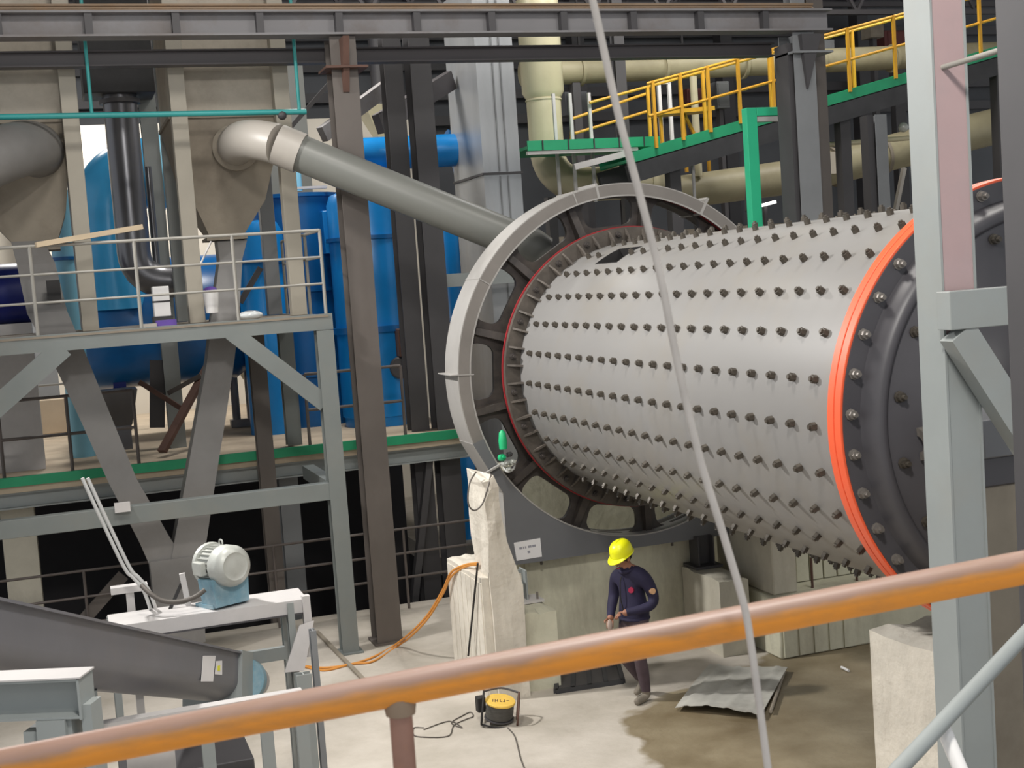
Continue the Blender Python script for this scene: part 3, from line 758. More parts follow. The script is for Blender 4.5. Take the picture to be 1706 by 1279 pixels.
# square zinc duct
zd = thing('exhaust_shaft', 'big square zinc exhaust shaft rising behind the gear guard', 'duct', (6.85, 20.8, 0))
MB().box(6.54, 7.16, 20.0, 21.6, 0, 6.22).build('lower_section', 'zinc', zd)
MB().box(6.54, 7.16, 20.0, 21.6, 6.26, 9.2).build('upper_section', 'zinc', zd)
MB().box(6.515, 7.185, 19.975, 21.625, 6.222, 6.258).build('joint_flange', 'column_dark', zd)
for x_ in (6.80, 6.93):
    MB().box(x_, x_ + 0.022, 19.985, 20.0, 0, 6.2).build('seam', 'column_grey', zd)
    MB().box(x_, x_ + 0.022, 19.985, 20.0, 6.27, 9.2).build('seam', 'column_grey', zd)

# ------------------------------------------------------------------ work platform on the left
pf = thing('work_platform', 'grey steel work platform with handrail carrying the dust hoppers', 'platform', (1.0, 17.8, 0))
MB().box(-2.4, 3.22, 16.46, 19.6, 4.275, 4.30).build('deck', 'deck_plate', pf)
MB().extrude(C_prof(0.08, 0.20), (3.27, 16.47, 4.215), (-2.4, 16.47, 4.215)).build('edge_beam', 'platform_paint', pf, smooth=0)
MB().extrude(C_prof(0.08, 0.20), (3.19, 19.6, 4.205), (3.19, 16.5, 4.205)).build('side_beam', 'platform_paint', pf, smooth=0)
for y_ in (17.3, 18.4, 19.5):
    MB().bar((-2.4, y_, 4.19), (3.2, y_, 4.19), 0.1, 0.16).build('deck_beam', 'column_dark', pf, smooth=0)
hcol('column', 3.05, 3.26, 16.42, 16.63, 0, 4.11, 'platform_paint', parent=pf, t=0.016)
MB().box(3.0, 3.31, 16.37, 16.68, 0, 0.02).build('base_plate', 'platform_paint', pf)
hcol('column', 3.03, 3.24, 19.3, 19.5, 2.39, 4.11, 'platform_paint', parent=pf)
hcol('column', 2.50, 2.72, 18.62, 18.82, -2.5, 4.11, 'column_brown', parent=pf)
hcol('column', -1.9, -1.69, 16.42, 16.63, 0, 4.11, 'platform_paint', parent=pf)
lb = MB().box(-2.0, 3.06, 16.44, 16.60, 1.985, 2.20).build('lower_beam', 'platform_paint', pf, smooth=0, bevel=0.006)
MB().box(3.06, 3.22, 16.6, 18.4, 2.02, 2.20).build('lower_side_beam', 'platform_paint', pf, smooth=0)
p0, p1 = at(384, 552, Y=16.52), at(541, 672, Y=16.52)
MB().bar(p0, p1, 0.21, 0.10, (0, 1, 0)).build('brace', 'platform_paint', pf, smooth=0)
p0, p1 = at(106, 578, Y=16.52), at(-40, 708, Y=16.52)
MB().bar(p0, p1, 0.24, 0.10, (0, 1, 0)).build('brace', 'platform_paint', pf, smooth=0)
cl = at(208, 843, Y=16.42)
MB().box(cl.x - 0.12, cl.x + 0.06, 16.36, 16.44, cl.z - 0.06, cl.z + 0.05).build('clip', 'frame_bright', pf, smooth=0)
ZR = (5.35, 5.02, 4.69)
for z_ in ZR:
    MB().cyl((-2.4, 16.50, z_), (3.20, 16.50, z_), 0.020 if z_ > 5.2 else 0.015, 8).build('rail', 'rail_paint', pf)
    MB().cyl((3.20, 16.50, z_), (3.20, 19.4, z_), 0.020 if z_ > 5.2 else 0.015, 8).build('rail', 'rail_paint', pf)
for px_ in (-110, 62, 236, 399, 549):
    p = at(px_, 545, Y=16.50)
    MB().cyl((min(p.x, 3.20), 16.50, 4.28), (min(p.x, 3.20), 16.50, 5.35), 0.021, 8).build('post', 'rail_paint', pf)
for y_ in (17.55, 18.5, 19.4):
    MB().cyl((3.20, y_, 4.28), (3.20, y_, 5.35), 0.021, 8).build('post', 'rail_paint', pf)

# ------------------------------------------------------------------ dust hoppers
def frustum(m_, r0, z0, r1, z1):
    q = lambda r, z: [(r[0], r[2], z), (r[1], r[2], z), (r[1], r[3], z), (r[0], r[3], z)]
    return m_.hexa(q(r0, z0), q(r1, z1))
def hopper(x0, x1, neck, legs, label):
    h = thing('dust_hopper', label, 'hopper', ((x0 + x1) / 2, 18.5, 4.3))
    MB().box(x0, x1, 17.75, 19.35, 6.98, 9.6).build('bin', 'hopper_paint', h, smooth=0, bevel=0.015)
    MB().box(x0 - 0.03, x1 + 0.03, 17.72, 19.38, 6.93, 6.98).build('flange', 'hopper_dust', h, smooth=0)
    n0, n1 = neck
    m_ = MB(); frustum(m_, ((n0 * 0.55 + x0 * 0.45), (n1 * 0.5 + x1 * 0.5), 17.9, 19.2), 5.85, (x0, x1, 17.75, 19.35), 6.93)
    m_.build('upper_cone', 'hopper_dust', h, smooth=0)
    m_ = MB(); frustum(m_, (n0, n1, 17.95, 18.45), 5.40, (n0 * 0.55 + x0 * 0.45, n1 * 0.5 + x1 * 0.5, 17.9, 19.2), 5.85)
    m_.build('lower_cone', 'hopper_dust', h, smooth=0)
    MB().box(n0 - 0.05, n1 + 0.05, 17.9, 18.5, 5.36, 5.40).build('outlet_flange', 'hopper_dust', h, smooth=0)
    for (lx, ly, c_) in legs:
        MB().box(lx, lx + 0.20, ly, ly + 0.2, 4.305, 9.4).build('leg', c_, h, smooth=0, bevel=0.006)
    return h
hop2 = hopper(1.64, 3.10, (2.03, 2.46), ((1.63, 17.50, 'leg_beige'), (2.95, 17.50, 'leg_beige'), (1.64, 19.4, 'frame_paint'), (2.93, 19.4, 'column_grey')), 'dusty beige hopper with the large sloping grey duct at its front')
hop1 = hopper(-1.15, 0.42, (-0.36, 0.10), ((0.315, 17.50, 'leg_beige'), (-1.15, 17.50, 'leg_beige'), (0.33, 19.4, 'column_grey')), 'dusty beige hopper cut off by the left edge of the picture')
# diagonal brace and panel behind hopper two
MB().bar((3.1, 19.6, 6.6), (4.4, 19.6, 7.9), 0.06, 0.1, (0, 1, 0)).build('steel_brace', 'column_dark', label='thin dark diagonal brace right of the beige hopper', cat='brace', smooth=0)
MB().box(4.0, 4.9, 25.6, 25.9, 2.37, 8.9).build('partition_wall', 'duct_grey', label='grey sheet partition behind the elbow of the sloping duct', cat='partition', smooth=0)

# sloping exhaust duct
dc = thing('exhaust_duct', 'long round grey duct sloping from the hopper down behind the gear guard', 'duct', at(395, 248, Y=17.74))
e0, e1, e2 = at(392, 246, Y=17.80), at(398, 222, Y=16.72), at(462, 240, Y=16.42)
MB().tube(elbow(e0, e1, e2, 12), 0.245, 24).build('elbow', 'duct_light', dc)
dn = (at(905, 418, Y=15.50) - e2).normalized()
MB().tube([e2, e2 + dn * 0.30], 0.250, 24).build('sleeve', 'duct_light', dc)
MB().tube([e2 + dn * 0.28, at(890, 412, Y=15.52), at(908, 421, Y=15.50)], [0.226, 0.226, 0.20], 28).build('pipe', 'duct_grey', dc)
MB().lathe(at(392, 246, Y=17.74), (0, -1, 0), [(0.30, 0), (0.30, 0.03), (0.24, 0.05)], 28).build('collar', 'hopper_dust', dc)
dc2 = thing('exhaust_duct', 'short dark round duct elbow on the leftmost hopper', 'duct', at(62, 250, Y=17.74))
MB().tube(elbow(at(62, 252, Y=17.85), at(50, 230, Y=16.9), at(-70, 290, Y=16.6), 12), 0.33, 24).build('elbow', 'chute_grey', dc2)

# forked chute below the hoppers
yc = thing('forked_chute', 'grey forked chute joining both hoppers into one spout', 'chute', at(300, 1000, Y=17.3))
def chute_leg(name, pts, material):
    m_ = MB(); V = []; F = []
    for (pl, pr, py, y0) in pts:
        a_, b_ = at(pl, py, Y=y0), at(pr, py, Y=y0)
        z_ = (a_.z + b_.z) / 2
        V += [(a_.x, y0, z_), (b_.x, y0, z_), (b_.x, y0 + 0.36, z_), (a_.x, y0 + 0.36, z_)]
    for i in range(len(pts) - 1): F += [(i * 4 + k, i * 4 + (k + 1) % 4, i * 4 + 4 + (k + 1) % 4, i * 4 + 4 + k) for k in range(4)]
    F += [(0, 1, 2, 3), tuple(range(len(V) - 4, len(V)))]
    m_.add(V, F); return m_.build(name, material, yc, smooth=0)
chute_leg('right_leg', [(362, 412, 400, 17.95), (366, 404, 432, 17.7), (352, 398, 540, 17.3), (345, 391, 600, 17.3), (327, 376, 700, 17.3), (309, 360, 800, 17.3), (290, 345, 900, 17.3), (284, 340, 935, 17.3)], 'chute_grey')
chute_leg('left_leg', [(18, 72, 400, 17.95), (28, 92, 440, 17.7), (45, 112, 520, 17.32), (84, 143, 592, 17.32), (135, 187, 700, 17.32), (180, 228, 800, 17.32), (232, 284, 900, 17.32), (250, 312, 940, 17.32)], 'chute_grey')
chute_leg('spout', [(249, 343, 930, 17.28), (254, 341, 975, 17.28), (258, 341, 1020, 17.28), (262, 343, 1075, 17.28)], 'chute_grey')
hnd = at(92, 480, Y=17.28)
MB().box(hnd.x - 0.10, hnd.x + 0.06, 17.20, 17.30, hnd.z - 0.14, hnd.z + 0.1).build('slide_gate', 'black_rubber', yc, smooth=0)

# teal water pipe
wp = thing('water_pipe', 'turquoise water pipe with two risers in front of the hoppers', 'pipe', (1.4, 17.0, 6.9))
MB().cyl((-2.2, 17.0, 6.93), at(510, 186, Y=17.0), 0.035, 12).build('main_pipe', 'teal_pipe', wp)
for (xa, ya, xb, yb) in ((146, 95, 153, 190), (487, -20, 499, 186)):
    a_, b_ = at(xa, ya, Y=17.0), at(xb, yb, Y=17.0); a_.x = b_.x
    MB().cyl(b_, a_ + Vector((0, 0, 1.2)), 0.022, 10).build('riser', 'teal_pipe', wp)
cp = at(470, 192, Y=17.0)
MB().ball(cp, 0.06, 10, 6).build('coupling', 'column_dark', wp)

# ------------------------------------------------------------------ second floor slab with green kerb, railing, dark space below
sb = thing('slab', '', '', (0, 23, 0), kind='structure'); sb.name = 'floor_upper'; WLOC['floor_upper'] = Vector((0, 23, 0))
MB().box(-10, 5.75, 19.06, 28, 2.18, 2.37).build('slab', 'slab_concrete', sb)
MB().box(-10, 5.75, 19.0, 19.06, 2.27, 2.40).build('kerb', 'green_paint', sb)
MB().extrude(I_prof(0.2, 0.22, 0.02, 0.014), (-10, 19.2, 2.065), (5.75, 19.2, 2.065)).build('edge_beam', 'frame_paint', sb, smooth=0)
MB().box(-10, 5.75, 23.6, 23.8, -2.5, 2.17).build('shade_wall_under_slab', 'dark_wall', kind='structure')  # dark wall added to keep the space beneath the slab in shade
a_, b_ = at(4, 900, Y=19.5), at(62, 900, Y=19.5)
MB().box(a_.x, b_.x, 19.5, 19.95, -2.5, 1.95).build('concrete_column', 'concrete', label='beige concrete column under the green-edged floor at far left', cat='column', bevel=0.01)
a_ = at(487, 900, Y=19.6).x
hcol('steel_column', a_ - 0.14, a_ + 0.14, 19.5, 19.8, -2.5, 1.94, 'column_grey', label='short grey steel column in the dark space below the green kerb', cat='column')
MB().bar((-0.45, 18.42, 0.05), (0.55, 18.42, 1.0), 0.16, 0.05, (0, 1, 0)).build('steel_plank', 'column_brown', label='brown slanted plank leaning on the pit railing at the left', cat='plank', smooth=0)
rl = thing('pit_railing', 'dark low pipe railing around the pit behind the motor', 'railing', (1.5, 18.2, 0))
for z_ in (0.45, 0.8, 1.15):
    MB().cyl((-1.5, 18.3, z_), (5.6, 18.3, z_), 0.018, 8).build('rail', 'rail_dark', rl)
for x_ in (-1.2, 0.05, 1.3, 2.55, 3.4, 4.4, 5.5):
    MB().cyl((x_, 18.3, 0), (x_, 18.3, 1.15), 0.02, 8).build('post', 'rail_dark', rl)
for nm, (xa, xb), lab in (('floor_railing', (-2.6, 0.92), 'dark pipe railing on the green kerb at the left'), ('floor_railing', (3.32, 4.75), 'dark pipe railing on the green kerb before the blue vessel')):
    r_ = thing(nm, lab, 'railing', ((xa + xb) / 2, 19.1, 2.4))
    for z_ in (3.42, 2.90):
        MB().cyl((xa, 19.13, z_), (xb, 19.13, z_), 0.022, 8).build('rail', 'rail_dark', r_)
    n_ = max(2, int((xb - xa) / 0.85))
    for k in range(n_ + 1):
        x_ = xa + (xb - xa) * k / n_ - (0.0)
        MB().cyl((x_, 19.13, 2.36), (x_, 19.13, 3.42), 0.024, 8).build('post', 'rail_dark', r_)

# things lying on the slab
wpk = at(278, 748, Y=19.6)
pl = thing('timber_trestle', 'dark timber trestle planks leaning on the upper floor', 'trestle', (1.45, 20.2, 2.37))
MB().bar(at(270, 752, Y=19.7), at(352, 600, Y=20.6), 0.14, 0.06).build('plank', 'rust_brown', pl, smooth=0)
MB().bar(at(232, 636, Y=20.4), at(305, 682, Y=20.3), 0.08, 0.07).build('plank', 'rust_brown', pl, smooth=0)
MB().bar(at(280, 655, Y=20.5), at(335, 625, Y=20.4), 0.08, 0.07).build('plank', 'column_brown', pl, smooth=0)
MB().bar(at(262, 600, Y=20.9), at(262, 712, Y=20.9), 0.22, 0.1, (0, 1, 0)).build('post', 'column_dark', pl, smooth=0)
p = at(430, 612, Y=24)
vd_ = thing('valve_drum', 'pale yellow round drum on the upper floor behind the forked chute', 'drum', (p.x, 24, 2.37))
MB().lathe((p.x, 24, p.z), (0, -1, 0), [(0.30, -0.2), (0.34, 0), (0.24, 0.12), (0, 0.16)], 24).build('drum', 'cream_pipe', vd_)
MB().box(p.x - 0.15, p.x + 0.15, 24.0, 24.2, 2.37, p.z - 0.2).build('stand', 'frame_bright', vd_)
pp = thing('pump_stand', 'small pale pipe stand beside the yellow drum on the upper floor', 'pipe stand', (p.x - 0.3, 23.2, 2.37))
MB().cyl((p.x - 0.55, 23.2, 2.37), (p.x - 0.55, 23.2, 3.65), 0.07, 12).build('pipe', 'frame_bright', pp)
MB().cyl((p.x - 0.30, 23.2, 2.37), (p.x - 0.30, 23.2, 3.5), 0.07, 12).build('pipe', 'frame_bright', pp)
MB().box(p.x - 0.66, p.x - 0.2, 23.1, 23.3, 2.37, 2.5).build('base', 'frame_bright', pp)
a_, b_ = at(60, 640, Y=27), at(80, 640, Y=27)
MB().box(a_.x, b_.x + 0.2, 26.8, 27.2, 2.37, 8).build('wall_column', 'column_grey', label='slim grey column before the bright wall at far left', cat='column')
MB().box(-4, 0.1, 25.4, 26.1, 2.37, 3.0).build('concrete_kerb', 'slab_concrete', label='long low concrete bench before the bright wall', cat='bench', bevel=0.02)
wn = thing('wall_grid', 'thin steel rail grid standing before the bright back wall', 'railing', (-1.2, 24.6, 2.37))
for x_ in (-1.9, -0.9, 0.1, 1.1): MB().cyl((x_, 24.6, 2.37), (x_, 24.6, 5.5), 0.02, 8).build('upright', 'rail_paint', wn)
for z_ in (3.3, 3.9, 4.5): MB().cyl((-2.6, 24.6, z_), (1.3, 24.6, z_), 0.018, 8).build('rail', 'rail_paint', wn)

# ------------------------------------------------------------------ blue vessels and ducts behind the platform
ZS = 2.37
c = at(625, 520, Y=21.3)
bv = thing('blue_vessel', 'bright blue cylindrical filter vessel right of the brown column', 'vessel', (c.x, 21.3, ZS))
MB().lathe((c.x, 21.3, 0), (0, 0, 1), [(0.62, ZS), (0.62, 2.52), (0.655, 2.53), (0.655, 3.88)], 40).build('lower_shell', 'blue_paint', bv)
MB().lathe((c.x, 21.3, 0), (0, 0, 1), [(0.655, 3.98), (0.655, 5.95), (0.60, 6.1), (0.35, 6.2), (0, 6.22)], 40).build('upper_shell', 'blue_paint', bv)
MB().lathe((c.x, 21.3, 0), (0, 0, 1), [(0.71, 3.88), (0.71, 3.93), (0.71, 3.98), (0.64, 3.98), (0.64, 3.88)], 40).build('flange', 'blue_deep', bv)
MB().lathe((c.x, 21.3, 0), (0, 0, 1), [(0.70, 5.36), (0.70, 5.42), (0.64, 5.42), (0.64, 5.36)], 40).build('flange', 'blue_deep', bv)
ib = at(672, 570, Y=20.55)
MB().box(ib.x - 0.1, ib.x + 0.14, 20.45, 20.7, ib.z - 0.22, ib.z + 0.22).build('instrument_box', 'rust_brown', bv, bevel=0.01)
ic = at(668, 612, Y=20.58)
MB().lathe(ic, (-0.5, -1, 0), [(0.17, 0), (0.18, 0.03), (0.15, 0.06), (0, 0.06)], 20).build('gauge', 'column_dark', bv)
c = at(497, 470, Y=22.6)
bv2 = thing('blue_vessel', 'dark blue vessel standing behind the right end of the platform handrail', 'vessel', (c.x, 22.6, ZS))
MB().lathe((c.x, 22.6, 0), (0, 0, 1), [(0.80, ZS), (0.80, 6.15), (0.84, 6.16), (0.84, 6.22), (0.3, 6.26), (0, 6.28)], 40).build('shell', 'blue_deep', bv2)
for z_ in (3.2, 4.6):
    MB().lathe((c.x, 22.6, 0), (0, 0, 1), [(0.84, z_), (0.84, z_ + 0.06), (0.79, z_ + 0.06), (0.79, z_)], 40, closed=True).build('flange', 'blue_deep', bv2)
q_ = at(560, 340, Y=21.75)
MB().box(q_.x - 0.25, q_.x + 0.12, 21.7, 21.9, 5.2, 5.9).build('hatch', 'blue_paint', bv2, bevel=0.01)
q_ = at(540, 320, Y=21.9)
MB().box(q_.x - 0.45, q_.x + 0.05, 21.85, 21.95, 6.28, 6.32).build('top_plate', 'frame_bright', bv2)
MB().cyl((q_.x - 0.35, 22.3, 6.28), (q_.x - 0.35, 22.3, 6.65), 0.07, 12).build('nozzle', 'blue_pale', bv2)
c = at(438, 480, Y=21.6)
bv3 = thing('blue_vessel', 'light blue slim vessel seen between the hopper legs', 'vessel', (c.x, 21.6, ZS))
MB().lathe((c.x, 21.6, 0), (0, 0, 1), [(0.38, ZS), (0.38, 5.6), (0.3, 5.75), (0, 5.8)], 32).build('shell', 'blue_paint', bv3)
MB().lathe((c.x, 21.6, 0), (0, 0, 1), [(0.42, 5.1), (0.42, 5.16), (0.37, 5.16), (0.37, 5.1)], 32, closed=True).build('flange', 'blue_deep', bv3)
# blue tank lying below the platform
tx0, tx1 = at(140, 600, Y=22.9).x, at(400, 600, Y=22.9).x
bt = thing('blue_tank', 'deep blue horizontal tank lying behind and below the platform', 'tank', ((tx0 + tx1) / 2, 22.9, ZS))
zb = at(270, 640, Y=22.9).z
MB().lathe((tx0, 22.9, zb + 1.05), (1, 0, 0), [(0.0, -0.25), (0.6, -0.2), (0.95, -0.05), (1.05, 0.1), (1.05, tx1 - tx0 - 0.1), (0.95, tx1 - tx0 + 0.05), (0.6, tx1 - tx0 + 0.2), (0, tx1 - tx0 + 0.25)], 48).build('shell', 'blue_deep', bt)
for f_ in (0.2, 0.75):
    x_ = tx0 + (tx1 - tx0) * f_
    MB().box(x_ - 0.1, x_ + 0.1, 22.4, 23.4, ZS, zb + 0.25).build('saddle', 'blue_navy', bt)
hx = at(188, 640, Y=21.6)
m_ = MB(); frustum(m_, (hx.x - 0.22, hx.x + 0.22, 21.3, 21.8), 2.75, (hx.x - 0.34, hx.x + 0.34, 21.2, 21.9), 3.3); m_.build('sump', 'duct_steel', bt, smooth=0)
MB().box(hx.x - 0.2, hx.x + 0.2, 21.35, 21.75, ZS, 2.75).build('sump_leg', 'duct_steel', bt, smooth=0)
# blue elbow above it
be = thing('blue_elbow', 'large glossy blue duct elbow behind the grey steel pipe', 'duct', (at(186, 430, Y=21.8).x, 21.8, ZS))
vx = at(186, 430, Y=22.3)
zt_ = at(200, 290, Y=22.3).z
MB().tube([(vx.x, 22.3, zb + 1.3), (vx.x, 22.3, zt_ - 0.9)] + elbow((vx.x, 22.3, zt_ - 0.8), (vx.x, 22.3, zt_), (vx.x + 0.72, 22.3, zt_), 12) + [(vx.x + 0.85, 22.3, zt_)], 0.56, 36).build('elbow', 'blue_elbow', be)
MB().tube([(vx.x + 0.82, 22.3, zt_), (vx.x + 0.90, 22.3, zt_)], 0.62, 36).build('flange', 'blue_pale', be)
MB().tube([(vx.x + 0.90, 22.3, zt_), (vx.x + 1.35, 22.3, zt_ - 0.05)], 0.56, 36).build('pipe', 'blue_deep', be)
c = at(107, 420, Y=21.0)
pb = thing('pale_pipe', 'pale blue vertical pipe beside the leftmost hopper leg', 'pipe', (c.x, 21.0, ZS))
MB().cyl((c.x, 21.0, ZS), (c.x, 21.0, 6.35), 0.18, 20).build('pipe', 'blue_pale', pb)
MB().lathe((c.x, 21.0, 5.32), (0, 0, 1), [(0.21, 0), (0.21, 0.05), (0.17, 0.05), (0.17, 0)], 20, closed=True).build('flange', 'blue_deep', pb)
c = at(10, 490, Y=20.2)
nm = thing('blue_motor', 'navy blue drum motor on a white frame at the left edge', 'motor', (c.x, 20.2, ZS))
MB().lathe((at(66, 490, Y=20.2).x, 20.2, c.z), (-1, 0, 0), [(0.0, 0), (0.40, 0.0), (0.43, 0.05), (0.43, 1.8), (0.3, 1.85), (0, 1.85)], 32).build('drum', 'blue_navy', nm)
MB().box(c.x - 1.5, at(52, 530, Y=20.2).x, 19.9, 20.5, ZS, c.z - 0.42).build('frame', 'frame_bright', nm)
# grey steel riser pipe
c0, c1_ = at(208, 150, Y=20.3), at(222, 410, Y=20.3)
gp = thing('steel_riser', 'shiny dark grey riser pipe with an elbow at its foot', 'pipe', at(225, 440, Y=20.3))
MB().tube([(c1_.x, 20.3, c0.z + 1.6), (c1_.x, 20.3, c1_.z)] + elbow((c1_.x, 20.3, c1_.z - 0.08), (c1_.x, 20.3, c1_.z - 0.55), (c1_.x + 0.55, 20.3, c1_.z - 0.55), 8) + [(c1_.x + 0.8, 20.3, c1_.z - 0.55)], 0.24, 28).build('pipe', 'duct_steel', gp)
MB().lathe((c1_.x, 20.3, 7.5), (0, 0, 1), [(0.29, 0), (0.29, 0.06), (0.235, 0.06), (0.235, 0)], 28, closed=True).build('flange', 'column_dark', gp)
MB().box(c1_.x - 0.5, c1_.x + 0.5, 20.0, 20.8, 7.62, 9.2).build('fan_box', 'grate_dark', gp, bevel=0.02)
MB().cyl((c1_.x + 0.32, 20.45, 4.3), (c1_.x + 0.32, 20.45, 6.6), 0.05, 10).build('side_pipe', 'duct_steel', gp)
hcol('steel_column', at(262, 350, Y=20.8).x - 0.12, at(262, 350, Y=20.8).x + 0.12, 20.8, 21.0, ZS, 9, 'frame_paint', label='slim grey column between the riser pipe and the hopper leg', cat='column')
# blue pipes high right of the platform
a_, b_ = at(590, 258, Y=21.5), at(757, 250, Y=21.5)
bp = thing('blue_pipe', 'blue horizontal pipe passing behind the dark twin columns', 'pipe', (a_ + b_) / 2)
MB().tube([a_, b_], 0.27, 24).build('pipe', 'blue_paint', bp)
MB().lathe(at(655, 256, Y=21.5), (1, 0, 0), [(0.33, 0), (0.33, 0.08), (0.26, 0.08), (0.26, 0)], 24, closed=True).build('flange', 'blue_deep', bp)
c = at(742, 430, Y=22.8)
MB().lathe((c.x, 22.8, 0), (0, 0, 1), [(0.26, 0), (0.26, 5.5), (0.2, 5.6), (0, 5.62)], 24).build('blue_pipe', 'blue_paint', label='blue vertical pipe between the dark column and the gear guard', cat='pipe')
c = at(745, 300, Y=22.0)
MB().tube(elbow((c.x, 22, 7.0), (c.x + 0.35, 22, 6.9), (c.x + 0.35, 22, 6.2), 8) + [(c.x + 0.35, 22, 5.2)], 0.2, 20).build('branch_pipe', 'blue_deep', bp)
# blue vessel foot under the slab edge
# cream hopper spout high behind the columns
c = at(636, 200, Y=25)
sp_ = thing('cream_spout', 'small cream spout high behind the dark column', 'spout', c)
m_ = MB(); frustum(m_, (c.x - 0.12, c.x + 0.25, 24.8, 25.2), c.z - 0.35, (c.x - 0.4, c.x + 0.4, 24.6, 25.4), c.z + 0.25); m_.build('cone', 'cream_pipe', sp_, smooth=0)
MB().cyl((c.x, 25, c.z + 0.25), (c.x, 25, 12.995), 0.15, 16).build('feed_pipe', 'column_dark', sp_)

# clutter on the platform
p = at(418, 524, Y=16.75)
MB().ball((p.x, 16.8, 4.36), 0.10, 14, 8, (1.6, 0.9, 0.6)).build('plastic_bag', 'clear_film', label='crumpled clear plastic wrap on the platform edge', cat='plastic wrap')
p = at(275, 536, Y=16.85)
MB().box(p.x - 0.11, p.x + 0.13, 16.75, 17.0, 4.30, 4.38).build('small_box', 'purple_card', label='flat purple carton on the platform by the hopper leg', cat='box', smooth=0)
p = at(246, 539, Y=16.8)
MB().box(p.x - 0.09, p.x + 0.1, 16.72, 16.95, 4.30, 4.35).build('small_box', 'duct_light', label='flat pink-white carton beside the purple one', cat='box', smooth=0)
p = at(270, 505, Y=17.3)
bx_ = thing('carton', 'white carton with dark strap standing behind the handrail', 'box', (p.x, 17.4, 4.3))
MB().box(p.x - 0.1, p.x + 0.1, 17.3, 17.55, 4.42, 4.80).build('body', 'plastic_white', bx_, smooth=0, bevel=0.008)
MB().box(p.x - 0.103, p.x + 0.103, 17.295, 17.555, 4.60, 4.62).build('strap', 'black_rubber', bx_, smooth=0)
MB().box(p.x - 0.12, p.x + 0.12, 17.28, 17.57, 4.30, 4.42).build('foot', 'grate_dark', bx_, smooth=0)
p = at(350, 500, Y=17.2)
bk = thing('paint_bucket', 'white plastic bucket hanging beside the right chute leg', 'bucket', (p.x, 17.1, 4.5))
MB().lathe((p.x, 17.08, p.z - 0.16), (0, 0, 1), [(0, 0), (0.075, 0), (0.10, 0.26), (0.09, 0.26), (0.07, 0.02), (0, 0.02)], 20).build('pail', 'plastic_white', bk)
MB().ball((p.x, 17.08, p.z + 0.12), 0.09, 10, 6, (1, 1, 0.6)).build('rags', 'purple_card', bk)
p0, p1 = at(60, 408, Y=16.42), at(236, 378, Y=16.62)
MB().bar(p0, p1, 0.14, 0.06).build('timber_plank', 'wood', label='bare timber plank resting on the platform handrail', cat='plank', smooth=0)
p0, p1 = at(352, 402, Y=16.75), at(334, 440, Y=16.75)
MB().cyl(p0, p1, 0.012, 8).build('steel_rod', 'frame_bright', label='short bright rod slanting by the hopper spout', cat='rod')
p = at(398, 440, Y=20.0)
ml = at(425, 470, Y=20.2)
MB().bar(at(400, 504, Y=21.0), at(434, 446, Y=21.0), 0.09, 0.06, (0, 1, 0)).build('ladder', 'column_dark', bv3, smooth=0)

# ------------------------------------------------------------------ right background: cream pipes, green ramp, frames
def flange(m_o, p, ax, r, t, material):
    MB().lathe(Vector(p), ax, [(r, -t / 2), (r, t / 2), (r * 0.8, t / 2), (r * 0.8, -t / 2)], 28, closed=True).build('flange', material, m_o)
a_ = at(907, 190, Y=22.2)
VX = a_.x
cp = thing('cream_pipe', 'big cream pipe dropping and bending right above the gear guard', 'pipe', (VX, 22.2, 0))
zt, zh = 9.4, at(1000, 306, Y=22.2).z
MB().tube([(VX, 22.2, zt), (VX, 22.2, zh + 0.75)] + elbow((VX, 22.2, zh + 0.7), (VX, 22.2, zh), (VX + 0.75, 22.2, zh), 10) + [(at(1108, 303, Y=22.2).x, 22.2, zh)], 0.305, 32).build('pipe', 'cream_pipe', cp)
zc = at(905, 130, Y=22.2).z
MB().lathe((VX, 22.2, zc - 0.25), (0, 0, 1), [(0.30, -0.12), (0.37, 0.0), (0.37, 1.6)], 32).build('wide_section', 'cream_pipe', cp)
flange(cp, (at(1078, 303, Y=22.2).x, 22.2, zh), (1, 0, 0), 0.34, 0.05, 'cream_pipe')
MB().lathe((at(1108, 303, Y=22.2).x, 22.2, zh), (1, 0, 0), [(0.305, 0), (0.25, 0.1), (0.12, 0.16), (0, 0.17)], 28).build('end_cap', 'cream_pipe', cp)
for z_ in (zh + 0.72, zh + 1.5): flange(cp, (VX, 22.2, z_), (0, 0, 1), 0.322, 0.025, 'cream_pipe')
MB().box(VX - 0.08, VX + 0.08, 22.1, 22.3, 0, zh - 0.2).build('pipe_leg', 'column_dark', cp)
cb = thing('cream_pipe', 'horizontal cream pipe just below the crane girder', 'pipe', at(1100, 118, Y=23.2))
z2 = at(1100, 118, Y=23.2).z
MB().cyl((VX, 23.2, z2), (20, 23.2, z2 + 0.25), 0.235, 24).build('pipe', 'cream_dusty', cb)
for x_ in (9.6, 11.3, 13.0, 14.7, 16.4): flange(cb, (x_, 23.2, z2 + 0.02 * (x_ - VX)), (1, 0, 0), 0.28, 0.06, 'cream_dusty')
MB().box(9.4, 9.55, 23.1, 23.3, 0, z2 - 0.2).build('pipe_leg', 'column_dark', cb)
cl_ = thing('cream_pipe', 'dusty cream pipe climbing right behind the green post', 'pipe', at(1300, 300, Y=22.8))
q0, q1, q2 = at(1120, 322, Y=23.0), at(1330, 293, Y=22.8), at(1560, 235, Y=22.6)
MB().tube([q0, q1, q2, q2 + (q2 - q1) * 1.5], [0.31, 0.33, 0.36, 0.36], 28).build('pipe', 'cream_dusty', cl_)
for t_ in (0.25, 0.6, 0.9): flange(cl_, q1.lerp(q2, t_), q2 - q1, 0.385, 0.06, 'hopper_dust')
MB().box(q1.x - 0.08, q1.x + 0.08, 22.7, 22.9, 0, q1.z - 0.3).build('pipe_leg', 'column_dark', cl_)
